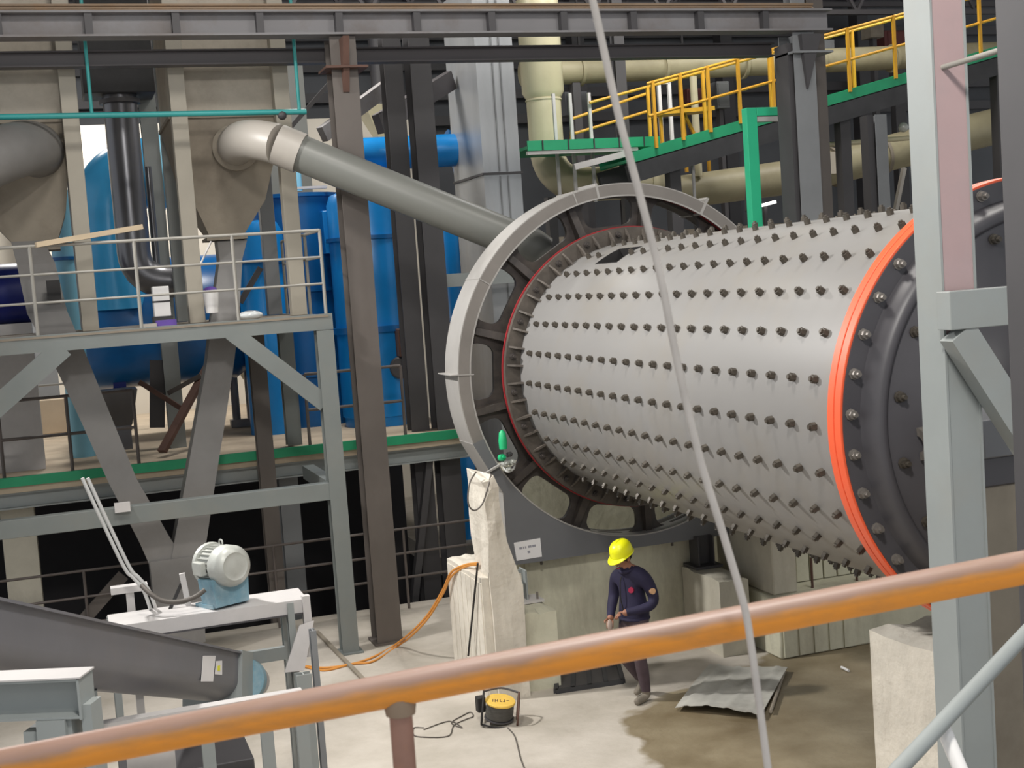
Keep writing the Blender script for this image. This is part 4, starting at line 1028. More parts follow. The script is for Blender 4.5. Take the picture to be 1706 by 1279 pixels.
pv = at(1380, 270, Y=22.3)
MB().box(pv.x - 0.3, pv.x + 0.35, 22.36, 22.40, pv.z - 0.22, pv.z + 0.2).build('name_plate', 'hopper_paint', cl_)
# low masonry behind the climbing pipe
MB().box(9.6, 20, 25.4, 25.8, 0, 5.35).build('wall_low_back', 'hopper_dust', kind='structure')
MB().box(10.9, 20, 24.6, 25.35, 0, 4.9).build('machine_block', 'hopper_paint', label='beige machine block behind the mill drum bolts', cat='machine', bevel=0.03)

# ramp walkway with yellow railing
RY0, RY1 = 20.0, 21.2
ra, rb = at(1046, 258, Y=RY0), at(1520, 121, Y=RY0)
sl = (rb.z - ra.z) / (rb.x - ra.x)
XE = 19.0
rz = lambda x_: ra.z + sl * (x_ - ra.x)
rp_ = thing('ramp_walkway', 'green-edged sloping walkway with a yellow handrail', 'walkway', (12, 20.6, 0))
for y_, nm_ in ((RY0, 'edge_plate'), (RY1, 'edge_plate')):
    MB().bar((ra.x, y_, ra.z - 0.06), (XE, y_, rz(XE) - 0.06), 0.02, 0.17, (0, 0, 1)).build(nm_, 'green_paint', rp_, smooth=0)
    MB().bar((ra.x, y_ + 0.04, ra.z - 0.32), (XE, y_ + 0.04, rz(XE) - 0.32), 0.1, 0.30, (0, 0, 1)).build('stringer', 'grate_dark', rp_, smooth=0)
MB().bar((ra.x, (RY0 + RY1) / 2, ra.z - 0.10), (XE, (RY0 + RY1) / 2, rz(XE) - 0.10), RY1 - RY0 - 0.04, 0.04, (0, 0, 1)).build('tread', 'green_paint', rp_, smooth=0)
PX = (1092, 1137, 1182, 1232, 1288, 1347, 1414, 1490)
xs_ = [at(p_, 640 - 0, Y=RY0).x for p_ in PX]
xs_ = []
for p_, q_ in zip(PX, (240, 224, 206, 189, 172, 160, 138, 112)): xs_.append(at(p_, q_, Y=RY0).x)
xs_ += [xs_[-1] + 0.9, xs_[-1] + 1.8]
for x_ in xs_:
    MB().bar((x_, RY0 - 0.03, rz(x_) - 0.02), (x_, RY0 - 0.03, rz(x_) + 1.06), 0.05, 0.05, (0, 1, 0)).build('post', 'yellow_paint', rp_, smooth=0)
for h_ in (1.04, 0.52):
    MB().cyl((xs_[0] - 0.1, RY0 - 0.03, rz(xs_[0] - 0.1) + h_), (XE - 1, RY0 - 0.03, rz(XE - 1) + h_), 0.024, 8).build('rail', 'yellow_paint', rp_)
for x_ in xs_[1::2]:
    MB().bar((x_, RY1 + 0.03, rz(x_) - 0.02), (x_, RY1 + 0.03, rz(x_) + 1.06), 0.05, 0.05, (0, 1, 0)).build('post', 'yellow_paint', rp_, smooth=0)
MB().cyl((xs_[0] - 0.6, RY1 + 0.03, rz(xs_[0] - 0.6) + 1.04), (XE - 1, RY1 + 0.03, rz(XE - 1) + 1.04), 0.024, 8).build('rail', 'yellow_paint', rp_)
for x_ in (9.9, 13.2, 16.5):
    MB().box(x_ - 0.1, x_ + 0.1, RY0 + 0.1, RY0 + 0.3, 0, rz(x_) - 0.45).build('support', 'column_dark', rp_)
# level landing left of the ramp
la, lb_ = at(879, 243, Y=20.4), at(1100, 240, Y=20.4)
ld = thing('landing', 'level green landing with white props left of the sloping walkway', 'walkway', ((la.x + lb_.x) / 2, 20.9, 0))
ZL = la.z
MB().box(la.x, lb_.x, 20.4, 20.43, ZL - 0.08, ZL + 0.08).build('edge_plate', 'green_paint', ld)
MB().box(la.x, lb_.x, 20.43, 21.9, ZL - 0.05, ZL).build('tread', 'green_paint', ld)
MB().box(la.x, lb_.x - 0.4, 20.42, 20.5, ZL - 0.14, ZL - 0.085).build('cable_tray', 'frame_bright', ld)
for k in range(5):
    x_ = la.x + 0.25 + k * 0.45
    MB().box(x_, x_ + 0.02, 20.385, 20.40, ZL - 0.08, ZL + 0.08).build('edge_joint', 'grate_dark', ld)
for x_ in (la.x + 0.85, la.x + 1.15, la.x + 1.5):
    MB().bar((x_, 21.3, ZL - 0.9), (x_, 21.3, ZL + 0.95), 0.05, 0.05, (0, 1, 0)).build('white_prop', 'frame_bright', ld, smooth=0)
yl = [at(952, 235, Y=21.9), at(1000, 190, Y=21.9)]
for (xa, ya, xb, yb) in ((952, 232, 952, 198), (952, 198, 1080, 155), (958, 222, 1080, 185)):
    MB().cyl(at(xa, ya, Y=21.9), at(xb, yb, Y=21.9), 0.025, 8).build('yellow_rail', 'yellow_paint', ld)
MB().bar(at(957, 278, Y=20.3), at(1042, 256, Y=20.3), 0.05, 0.10).build('tray_slope', 'frame_bright', ld, smooth=0)
MB().box(la.x + 2.0, la.x + 2.12, 21.2, 21.35, 0, ZL - 0.05).build('support', 'column_dark', ld)
# yellow machine table on the ramp
ty = thing('yellow_bench', 'yellow steel bench standing behind the handrail of the walkway', 'bench', at(1130, 215, Y=21.6))
t0, t1 = at(1096, 190, Y=21.6), at(1180, 183, Y=21.6)
MB().bar(t0, t1, 0.5, 0.07).build('top', 'yellow_paint', ty, smooth=0)
for p_ in (0.05, 0.5, 0.95):
    a_ = t0.lerp(t1, p_); MB().bar(a_, (a_.x, a_.y, ra.z - 0.2), 0.05, 0.05, (0, 1, 0)).build('leg', 'yellow_paint', ty, smooth=0)
MB().bar(t0.lerp(t1, 0.5), (t0.lerp(t1, 0.75).x, 21.6, t0.z - 0.5), 0.05, 0.05, (0, 1, 0)).build('brace', 'yellow_paint', ty, smooth=0)
# cabinets and gear beyond the walkway
def cabinet(px0, px1, py0, py1, Y, d, material, label, cat='cabinet', foot=0.0):
    a_, b_ = at(px0, py1, Y=Y), at(px1, py0, Y=Y)
    t_ = thing(cat.replace(' ', '_'), label, cat, ((a_.x + b_.x) / 2, Y, foot))
    MB().box(a_.x, b_.x, Y, Y + d, a_.z, b_.z).build('body', material, t_, bevel=0.01)
    w_ = (b_.x - a_.x); h_ = b_.z - a_.z
    MB().box(a_.x + w_ * 0.1, b_.x - w_ * 0.1, Y - 0.012, Y, a_.z + h_ * 0.08, b_.z - h_ * 0.08).build('door', material, t_, bevel=0.006)
    MB().box(a_.x + w_ * 0.35, b_.x - w_ * 0.35, Y + d * 0.3, Y + d * 0.7, foot, a_.z).build('stand', 'column_dark', t_)
    return t_
cabinet(943, 978, 152, 192, 24.2, 0.4, 'grey_wall', 'grey control cabinet with pale frame behind the landing')
cabinet(1146, 1172, 147, 178, 24.0, 0.4, 'cover_red', 'dark red machine cover behind the yellow handrail', 'machine')
cabinet(1196, 1214, 135, 180, 24.0, 0.4, 'column_grey', 'dark grey cabinet behind the yellow handrail')
cabinet(1347, 1390, 66, 100, 24.7, 0.4, 'column_grey', 'blue-grey electrical cabinet above the walkway', foot=4.9)
cabinet(1474, 1530, 50, 78, 26.5, 0.5, 'cover_red', 'red-brown machine high at the top right', 'machine')
cabinet(1452, 1472, 40, 62, 26.0, 0.4, 'hopper_dust', 'small grey-green box left of the red-brown machine')
wf = thing('portal', 'white portal frame standing behind the yellow handrail', 'portal', at(1103, 235, Y=22.6))
for px_ in (1097, 1114):
    a_, b_ = at(px_, 238, Y=22.6), at(px_, 138, Y=22.6); a_.x = b_.x
    MB().bar(a_, b_, 0.06, 0.06, (0, 1, 0)).build('upright', 'plastic_white', wf, smooth=0)
MB().bar(at(1096, 138, Y=22.6), at(1116, 137, Y=22.6), 0.06, 0.06).build('crossbar', 'plastic_white', wf, smooth=0)
a_ = at(1156, 150, Y=22.7)
MB().cyl((a_.x, 22.7, ra.z - 0.2), (a_.x, 22.7, a_.z + 0.25), 0.07, 14).build('white_pipe', 'cream_pipe', label='short pale standpipe behind the yellow handrail', cat='pipe')
a_ = at(1153, 255, Y=20.3); b_ = at(1154, 332, Y=20.3)
MB().cyl((a_.x, 20.3, a_.z), (a_.x, 20.3, b_.z), 0.028, 8).build('hanger_rod', 'frame_bright', label='pale hanger rod below the green walkway', cat='rod')
a_ = at(1040, 165, Y=21.0)
hcol('steel_column', a_.x + 0.6, a_.x + 0.8, 22.62, 22.82, 0, 10.5, 'column_dark', label='thin dark column standing beyond the level landing', cat='column')
# green door frame on the walkway column
gf = thing('green_frame', 'bright mint green steel frame beside the grey column behind the mill', 'frame', (9.9, 17.5, 0))
MB().box(9.80, 9.97, 17.45, 17.60, 0, 6.82).build('post', 'mint_paint', gf, smooth=0, bevel=0.006)
MB().box(9.97, 10.5, 17.45, 17.60, 6.70, 6.82).build('crossbar', 'mint_paint', gf, smooth=0, bevel=0.006)
MB().box(9.97, 10.5, 17.47, 17.58, 6.62, 6.69).build('lamp_strip', 'frame_bright', gf, smooth=0)
a_ = at(1243, 200, Y=17.7)
cbn = bez([at(1243, 195, Y=17.8), at(1240, 240, Y=17.8), at(1246, 290, Y=17.8), at(1244, 350, Y=17.8), at(1250, 395, Y=17.8), at(1250, 395, Y=17.8) * 1.0 - Vector((0, 0, at(1250, 395, Y=17.8).z))], 6)
MB().tube(cbn, 0.03, 8).build('cable_bundle', 'black_rubber', label='dark cable bundle hanging along the mint green post', cat='cable')
a_ = at(1460, 260, Y=19.2)
c3 = thing('steel_column', 'pale blue-grey steel column between the mill top and the walkway', 'column', (a_.x, 19.3, 0))
hcol('shaft', a_.x - 0.02, a_.x + 0.20, 19.15, 19.40, 0, rz(a_.x) - 0.5, 'column_grey', parent=c3)
MB().box(a_.x - 0.14, a_.x - 0.022, 19.2, 19.42, 0, rz(a_.x) - 0.5).build('side_plate', 'column_dark', c3)
pv = thing('valve_pipe', 'thin pale valve pipe between the grey columns', 'pipe', at(1390, 240, Y=20.6))
MB().cyl(at(1342, 244, Y=20.6), at(1560, 226, Y=20.6), 0.045, 12).build('pipe', 'cream_pipe', pv)
for px_, py_ in ((1348, 244), (1368, 242), (1505, 212)):
    MB().ball(at(px_, py_, Y=20.6), 0.09, 12, 8).build('valve', 'motor_silver', pv)
MB().bar(at(1492, 350, Y=22.0), at(1506, 280, Y=22.1), 0.07, 0.09, (0, 1, 0)).build('strut', 'duct_light', cl_, smooth=0)
tl = at(1278, 340, Y=20.5)
tlm = thing('tube_lamp', 'short lit tube lamp low behind the mint green post', 'lamp', (tl.x, 20.5, 0))
MB().bar(at(1262, 344, Y=20.5), at(1292, 336, Y=20.5), 0.05, 0.05).build('tube', 'lamp_glow', tlm)
MB().box(tl.x - 0.03, tl.x + 0.03, 20.55, 20.6, 0, tl.z).build('stand', 'column_dark', tlm)
# far lamps
for k, (px_, py_, Y_, lab) in enumerate(((1048, 18, 28.5, 'small lit white lamp box at the top centre of the hall'), (1333, 19, 28.5, 'small lit white lamp box beside the stub column'), (968, 103, 26, 'small lit lamp below the girder above the landing'), (1140, 104, 27, 'tiny lit lamp under the tie beam right of the cable'))):
    a_ = at(px_, py_, Y=Y_)
    l_ = thing('hall_lamp', lab, 'lamp', a_)
    s_ = (0.2, 0.2, 0.13, 0.05)[k]
    MB().box(a_.x - s_, a_.x + s_, Y_, Y_ + 0.1, a_.z - s_ * 0.6, a_.z + s_ * 0.6).build('lens', 'lamp_glow', l_)
    MB().box(a_.x - 0.02, a_.x + 0.02, Y_ + 0.03, Y_ + 0.08, a_.z + s_ * 0.6, 13.0).build('hanger', 'column_dark', l_)
# roof steel high up
for k, (Y_, py_) in enumerate(((24.5, 22), (27.0, 8))):
    z_ = at(1000, py_, Y=Y_).z
    rt = thing('roof_truss', ('dark roof truss just above the crane girder', 'farther dark roof truss at the very top')[k], 'truss', (10, Y_, z_))
    MB().bar((-6, Y_, z_), (24, Y_, z_), 0.12, 0.1).build('bottom_chord', 'girder_dark', rt, smooth=0)
    MB().bar((-6, Y_, z_ + 1.3), (24, Y_, z_ + 1.3), 0.12, 0.1).build('top_chord', 'girder_dark', rt, smooth=0)
    for j in range(20):
        x_ = -6 + 1.5 * j
        MB().bar((x_, Y_, z_), (x_ + 0.75, Y_, z_ + 1.3), 0.06, 0.06).build('web_bar', 'girder_dark', rt, smooth=0)
        MB().bar((x_ + 1.5, Y_, z_), (x_ + 0.75, Y_, z_ + 1.3), 0.06, 0.06).build('web_bar', 'girder_dark', rt, smooth=0)
    MB().box(-6, -5.85, Y_ - 0.1, Y_ + 0.1, z_ + 1.3, 13).build('hanger', 'girder_dark', rt)
    MB().box(23.8, 24, Y_ - 0.1, Y_ + 0.1, z_ + 1.3, 13).build('hanger', 'girder_dark', rt)

# ------------------------------------------------------------------ near right: frame column, beam, dark column, stair rails
rc = thing('frame_column', 'grey-green H-section steel column in front of the mill head', 'column', (4.23, 5.62, 0))
xl, yb_ = 4.125, 5.515
MB().extrude(H_prof(0.205, 0.205, 0.013), (xl + 0.1, yb_ + 0.1, 0), (xl + 0.1, yb_ + 0.1, 7.2), (0, 1, 0)).build('shaft', 'frame_paint', rc, smooth=0)
# end plate box below the beam, as the photograph shows a plated lower half
bz0, bz1 = at(1600, 545, Y=5.56).z, at(1600, 482, Y=5.56).z
MB().box(at(1583, 510, Y=5.40).x, 6.0, 5.40, 5.505, bz0, bz1).build('crossbeam', 'frame_paint', rc, smooth=0, bevel=0.004)
k0, k1 = at(1594, 552, Y=5.455), at(1722, 752, Y=5.455)
MB().bar(k0, k1, 0.155, 0.10, (0, 1, 0)).build('knee_brace', 'frame_paint', rc, smooth=0)
MB().box(xl + 0.013, xl + 0.192, yb_ + 0.004, yb_ + 0.016, 0.0, bz0 - 0.10).build('cover_plate', 'frame_paint', rc, smooth=0)
MB().box(xl + 0.013, xl + 0.192, yb_ + 0.004, yb_ + 0.016, bz0 - 0.08, 7.2).build('cover_plate', 'pink_steel', rc, smooth=0)
MB().cyl(at(1562, 115, Y=5.55), at(1668, 83, Y=5.2), 0.014, 10).build('guard_pipe', 'rail_paint', rc)
dcx = at(1668, 300, Y=4.8).x
MB().box(dcx, dcx + 0.22, 4.6, 4.8, 0, 7).build('dark_column', 'column_dark', label='dark column cut off by the right edge of the picture', cat='column', bevel=0.012)
fx = at(1642, 800, Y=6.4).x; fz = at(1642, 700, Y=6.4).z; fz2 = at(1642, 765, Y=6.4).z; fz3 = at(1642, 815, Y=6.4).z
ff_ = thing('feeder_foundation', 'stacked grey and stone feeder foundation right of the frame column', 'foundation', (fx + 0.3, 6.6, 0))
MB().box(fx, 5.7, 6.4, 6.95, fz2, fz).build('top_plate', 'housing_paint', ff_, bevel=0.01)
MB().box(fx + 0.02, 5.7, 6.44, 6.95, fz3, fz2).build('dark_beam', 'head_paint', ff_, bevel=0.01)
MB().box(fx + 0.03, 5.7, 6.45, 6.95, 0, fz3).build('stone_base', 'hopper_dust', ff_, bevel=0.01)
# grey sloping stair handrail and white rail end at the lower right
sh_ = thing('stair_handrail', 'grey sloping pipe handrail crossing the lower right corner', 'handrail', at(1600, 1170, D=4.2))
MB().cyl(at(1470, 1310, D=4.0), at(1740, 1022, D=4.6), 0.026, 14).build('pipe', 'frame_paint', sh_)
MB().cyl(at(1568, 1204, D=4.25), at(1612, 1310, D=4.15), 0.024, 14).build('post', 'plastic_white', sh_)

# ------------------------------------------------------------------ near handrail, post and the hanging cable
hr = thing('orange_handrail', 'orange pipe handrail with pink-grey upper side crossing the foreground', 'handrail', at(650, 1150, D=1.86))
h0, h1 = at(0, 1276, D=1.85), at(1706, 945, D=1.90)
hd = (h1 - h0)
MB().tube([h0 - hd * 0.6, h0, h0.lerp(h1, 0.5), h1, h1 + hd * 1.2], 0.0240, 28).build('pipe', 'handrail_two_tone', hr)
pt = h0.lerp(h1, 0.383)
MB().cyl(pt, (pt.x, pt.y, 2.6), 0.0165, 16).build('post', 'stair_rust', hr)
MB().lathe((pt.x, pt.y, pt.z - 0.024), (0, 0, 1), [(0.021, -0.012), (0.023, 0.0), (0.021, 0.012)], 16).build('weld', 'rail_rust', hr)
cpts = [(980, -30), (992, 20), (1030, 190), (1062, 310), (1098, 450), (1130, 610), (1165, 760), (1205, 890), (1240, 1010), (1252, 1080), (1266, 1180), (1282, 1300)]
MB().tube(bez([at(x_, y_, D=1.81 - 0.012 * abs(i - 8) * 0) for i, (x_, y_) in enumerate(cpts)], 5), 0.0053, 10).build('hanging_cable', 'cable_grey', label='pale grey cable hanging across the picture over the orange handrail', cat='cable')

# ------------------------------------------------------------------ lower left: trough conveyor, motor stand, conduit
E0, E1 = at(0, 1002, D=7.3), at(413, 1092, D=12.0)
td = (E1 - E0).normalized(); E00 = E0 - td * 2.0
tr = thing('trough_conveyor', 'dark grey trough conveyor sloping down from the lower left', 'conveyor', (E1.x, E1.y, 0))
W_, H_ = 0.46, 0.40
U_ = [(0, 0), (0, -H_ * 0.55)] + [(-W_ / 2 + W_ / 2 * math.cos(u), -H_ * 0.55 - H_ * 0.45 * math.sin(u)) for u in [PI * i / 12 for i in range(1, 12)]] + [(-W_, -H_ * 0.55), (-W_, 0)]
tdh = Vector((td.x, td.y, 0)).normalized()
MB().extrude(U_, E00, E1).build('trough', 'trough_paint', tr)
MB().extrude([(-W_ - 0.03, 0), (0.03, 0), (0.03, 0.018), (-W_ - 0.03, 0.018)], E00, E1).build('cover', 'trough_paint', tr, smooth=0)
MB().extrude([(0.035, 0.03), (0.035, -H_ - 0.03), (-W_ - 0.035, -H_ - 0.03), (-W_ - 0.035, 0.03)], E1 - td * 0.30, E1 + td * 0.05).build('end_flange', 'frame_paint', tr)
sdv = td.cross(Vector((0, 0, 1))).normalized(); upv = sdv.cross(td)
ec = E1 - sdv * (W_ / 2 - 0.17) - upv * 0.21
MB().lathe(ec + td * 0.04, td, [(0.20, 0), (0.20, 0.10), (0.16, 0.13), (0.10, 0.14), (0.10, 0.3), (0, 0.3)], 28).build('gearbox', 'motor_blue', tr)
MB().cyl(ec + td * 0.3, ec + td * 0.42, 0.15, 20).build('bearing_plate', 'frame_bright', tr)
def side_sheet(px0, py0, px1, py1, px2, py2, px3, py3, material, name, parent, off=0.004):
    """a paper on the trough's near side: pixel corners projected on that plane"""
    n_ = sdv; p0_ = E1; out = []
    for (x_, y_) in ((px0, py0), (px1, py1), (px2, py2), (px3, py3)):
        d_ = CR * ((x_ - 853) / FPX) - CU * ((y_ - 639.5) / FPX) + CF
        t_ = (p0_ - CAM).dot(n_) / d_.dot(n_); out.append(CAM + d_ * t_ + n_ * off)
    return MB().hexa(out, [p_ + n_ * 0.002 for p_ in out]).build(name, material, parent, smooth=0), out
pp_, pq = side_sheet(337, 1092, 358, 1092, 354, 1135, 334, 1135, 'paper', 'paper_tag', tr)
pp_['label'] = 'white paper tag'
pp2, pq2 = side_sheet(359, 1101, 369, 1100, 369, 1124, 357, 1123, 'paper', 'paper_tag', tr)
side_sheet(361, 1109, 365, 1108, 365, 1117, 361, 1117, 'hat_yellow', 'tag_print', pp2, 0.0075)
MB().box(E1.x - 0.35, E1.x - 0.2, E1.y - 0.15, E1.y + 0.0, 0, E1.z - 0.42).build('leg', 'frame_paint', tr)
q_ = E1 - td * 3.2 - sdv * 0.23
MB().box(q_.x - 0.06, q_.x + 0.06, q_.y - 0.06, q_.y + 0.06, 0, q_.z - 0.42).build('leg', 'frame_paint', tr)

ms = thing('motor_stand', 'pale steel stand with a bright plate under the grey motor', 'stand', (1.1, 12.2, 0))
zs = 1.83
MB().box(0.20, 1.93, 11.944, 12.42, zs - 0.014, zs).build('top_plate', 'frame_bright', ms, smooth=0)
MB().box(0.20, 1.93, 11.93, 11.944, zs - 0.12, zs).build('front_web', 'frame_bright', ms, smooth=0)
MB().box(0.20, 1.93, 11.92, 12.05, zs - 0.135, zs - 0.12).build('bottom_flange', 'column_dark', ms, smooth=0)
for (x_, y_) in ((1.80, 11.97), (1.80, 12.36), (0.25, 12.36), (0.25, 11.97)):
    MB().extrude(C_prof(0.06, 0.12, 0.01), (x_, y_, 0), (x_, y_, zs - 0.014), (0, 1, 0)).build('leg', 'frame_paint', ms, smooth=0)
MB().box(0.3, 1.75, 12.3, 12.36, 1.2, 1.32).build('rail', 'frame_paint', ms, smooth=0)
q4 = [at(499, 1042, Y=11.86), at(523, 1034, Y=11.86), at(507, 1117, Y=11.78), at(474, 1120, Y=11.78)]
MB().hexa(q4, [p_ + Vector((0.0, 0.02, 0)) for p_ in q4]).build('hung_plate', 'frame_bright', ms, smooth=0)
MB().box(1.88, 1.95, 11.9, 11.98, 1.3, 1.86).build('stub_post', 'frame_bright', ms, smooth=0)

mo = thing('electric_motor', 'silver-grey electric motor with round fan cover on the stand', 'motor', (1.25, 12.1, zs))
ax = Vector((0.42, -0.90, 0.05)).normalized(); mc = at(391, 943, Y=11.95)
MB().lathe(mc, -ax, [(0, -0.012), (0.07, -0.012), (0.105, -0.004), (0.125, -0.012), (0.145, 0.0), (0.182, 0.03), (0.188, 0.05), (0.188, 0.16), (0.178, 0.165)], 36).build('fan_cover', 'motor_silver', mo)
MB().lathe(mc - ax * 0.165, -ax, [(0.160, 0), (0.160, 0.20), (0.12, 0.21), (0.12, 0.25), (0, 0.25)], 36).build('body', 'motor_silver', mo)
fside = ax.cross(Vector((0, 0, 1))).normalized()
for k in range(26):
    an = 2 * PI * k / 26
    dv = fside * math.cos(an) + Vector((0, 0, 1)) * math.sin(an)
    c_ = mc - ax * 0.27 + dv * 0.166
    MB().bar(c_ + ax * 0.09, c_ - ax * 0.09, 0.006, 0.028, dv).build('cooling_fin', 'motor_silver', mo, smooth=0)
MB().lathe(mc - ax * 0.37, -ax, [(0.19, 0), (0.20, 0.03), (0.0, 0.03)], 32).build('end_shield', 'motor_silver', mo)
tb_ = mc - ax * 0.26 - fside * 0.0 + Vector((0, 0, 0))
lft = -fside if (-fside).x < 0 else fside
tcb = mc - ax * 0.27 + lft * 0.17
MB().extrude([(-0.07, -0.06), (0.07, -0.06), (0.07, 0.06), (-0.07, 0.06)], tcb, tcb + lft * 0.06).build('terminal_box', 'motor_silver', mo, smooth=0, bevel=0.008)
for s_ in (-1, 1):
    b0 = mc - ax * 0.28 + fside * 0.13 * s_; b0.z = zs
    MB().hexa([b0 + ax * 0.15 - fside * 0.05, b0 + ax * 0.15 + fside * 0.05, b0 - ax * 0.15 + fside * 0.05, b0 - ax * 0.15 - fside * 0.05], [p_ + Vector((0, 0, 0.035)) for p_ in (b0 + ax * 0.15 - fside * 0.05, b0 + ax * 0.15 + fside * 0.05, b0 - ax * 0.15 + fside * 0.05, b0 - ax * 0.15 - fside * 0.05)]).build('foot', 'motor_blue', mo, smooth=0)
zc_ = mc.z - 0.16
cr_ = []
for u in [PI + PI * i / 16 for i in range(17)]: cr_.append((0.20 * math.cos(u), 0.20 * math.sin(u)))
cr_ = cr_ + [(0.20, zs + 0.03 - mc.z), (-0.20, zs + 0.03 - mc.z)][:0]
sadd = [(-0.19, -0.10)] + [(0.172 * math.cos(u), 0.172 * math.sin(u)) for u in [PI + 0.62 + (PI - 1.24) * i / 16 for i in range(17)]] + [(0.19, -0.10), (0.17, zs + 0.03 - mc.z), (-0.17, zs + 0.03 - mc.z)]
MB().extrude(sadd, mc - ax * 0.10, mc - ax * 0.34).build('cradle', 'motor_blue', mo, smooth=20)
eb = mc - ax * 0.2 + Vector((0, 0, 0.175))
MB().tube([eb + ax * 0.028 * math.cos(u) + Vector((0, 0, 0.028 * math.sin(u) + 0.03)) for u in [2 * PI * i / 14 for i in range(14)]], 0.008, 8, closed=True).build('eye_bolt', 'motor_silver', mo)

cn = thing('cable_conduit', 'two thin bright conduits bending down beside the motor stand', 'conduit', at(235, 985, Y=12.25))
for dx in (0, 9):
    MB().tube(bez([at(137 + dx, 796, Y=12.3), at(170 + dx, 868, Y=12.3), at(207 + dx, 945, Y=12.3), at(222 + dx, 962, Y=12.3), at(240 + dx, 985, Y=12.3), at(254 + dx, 1025, Y=12.4)], 6), 0.017, 10).build('conduit', 'conduit', cn)
MB().tube(bez([at(236, 975, Y=12.2), at(252, 990, Y=12.1), at(272, 1001, Y=12.05), at(300, 1002, Y=12.0), at(325, 994, Y=12.0), at(342, 982, Y=12.0)], 6), 0.022, 10).build('flexible_hose', 'wire_grey', cn)
ts = thing('cable_post', 'small white T-shaped post left of the motor', 'post', at(216, 1035, Y=12.6))
pA = at(216, 985, Y=12.6)
MB().box(pA.x - 0.035, pA.x + 0.035, 12.56, 12.64, 0, pA.z).build('upright', 'frame_bright', ts, smooth=0)
MB().box(at(184, 980, Y=12.6).x, at(246, 980, Y=12.6).x, 12.54, 12.66, pA.z, pA.z + 0.06).build('crossbar', 'frame_bright', ts, smooth=0)
MB().bar(at(303, 955, Y=12.35), at(316, 1018, Y=12.35), 0.05, 0.035, (0, 1, 0)).build('steel_flat', 'frame_bright', label='narrow bright steel flat standing left of the motor', cat='flat bar', smooth=0)
MB().bar(at(302, 972, Y=12.38), at(281, 1020, Y=12.3), 0.03, 0.02, (0, 1, 0)).build('steel_flat', 'black_rubber', label='thin dark strut leaning against the bright steel flat', cat='flat bar', smooth=0)

# grey-green I-beam bench at the lower left
zq = at(0, 1127, D=6.3).z
b0_, b1_ = at(-120, 1133, Z=zq), at(138, 1122, Z=zq)
bn = thing('beam_bench', 'grey-green steel beam bench in the lower left corner', 'bench', (b1_.x, b1_.y, 0))
bd = (b1_ - b0_).normalized()
MB().extrude(I_prof(0.16, 0.19, 0.012, 0.010), b0_ + Vector((0, 0, -0.095)), b1_ + Vector((0, 0, -0.095))).build('beam', 'frame_paint', bn, smooth=0)
bs_ = bd.cross(Vector((0, 0, 1))).normalized()
MB().bar(b0_ + Vector((0, 0, 0.004)), b1_ + Vector((0, 0, 0.004)) + bd * 0.02, 0.17, 0.008).build('top_flange', 'frame_bright', bn, smooth=0)
ep = b1_ + bd * 0.0 + Vector((0, 0, -0.10))
MB().bar(ep, ep + bd * 0.012, 0.16, 0.19).build('end_plate', 'frame_paint', bn, smooth=0)
for s_, w_ in ((-0.06, 0.02), (0.025, 0.05)):
    c_ = b1_ + bd * s_; MB().bar((c_.x, c_.y, 0), (c_.x, c_.y, zq - 0.192 if s_ < 0 else zq - 0.13), 0.12, w_, tuple(bd)).build('post_flange', 'frame_paint', bn, smooth=0)
c_ = b1_ - bd * 0.14 + bs_ * 0.04
MB().bar((c_.x, c_.y, 0), (c_.x, c_.y, zq - 0.192), 0.10, 0.14, tuple(bd)).build('post_web', 'frame_paint', bn, smooth=0)
c_ = b1_ - bd * 0.25
MB().bar((c_.x, c_.y, 0), (c_.x, c_.y, zq - 0.25), 0.12, 0.08, tuple(bd)).build('side_post', 'frame_paint', bn, smooth=0)
# bright channel across, lower level
z3 = at(160, 1210, Y=9.6).z
bc = thing('channel_frame', 'bright channel beam on legs just above the orange handrail', 'frame', (0.9, 9.6, 0))
MB().box(at(158, 1208, Y=9.6).x, at(480, 1150, Y=9.6).x + 0.1, 9.56, 9.66, z3 - 0.03, z3 + 0.02).build('beam', 'frame_bright', bc, smooth=0)
for px_ in (340, 440, 500):
    a_ = at(px_, 1180, Y=9.62); MB().box(a_.x - 0.04, a_.x + 0.05, 9.6, 9.66, 0, z3 - 0.03).build('leg', 'frame_paint', bc, smooth=0)
# frame legs right of the trough
for k, (px_, Y_, w_, lab) in enumerate(((505, 11.0, 0.13, 'grey-green frame post below the bright hung plate'), (527, 11.3, 0.05, 'thin dark frame post right of the hung plate'))):
    a_ = at(px_, 1110, Y=Y_)
    hcol('frame_post', a_.x - w_ / 2, a_.x + w_ / 2, Y_, Y_ + 0.1, 0, at(px_, 1050 + 74 * (1 - k), Y=Y_).z, ('frame_paint', 'column_grey')[k], t=0.01, label=lab, cat='post')
db = thing('pump_unit', 'dark boxy pump unit below the trough conveyor', 'pump unit', (0.75, 10.6, 0))
MB().box(0.15, 1.15, 10.3, 11.0, 0, 1.02).build('body', 'column_dark', db, bevel=0.01)
MB().box(0.25, 0.6, 10.28, 10.3, 0.15, 0.85).build('panel', 'rust_brown', db)
MB().box(0.68, 1.05, 10.28, 10.3, 0.15, 0.85).build('panel', 'column_brown', db)
MB().box(0.20, 0.55, 10.1, 10.12, 0.95, 1.30).build('sheet_offcut', 'frame_bright', label='pale sheet offcut below the trough conveyor', cat='sheet', smooth=0)

# ------------------------------------------------------------------ floor objects
def floor_pts(seq, z=0.012): return [at(x_, y_, Z=z) for x_, y_ in seq]
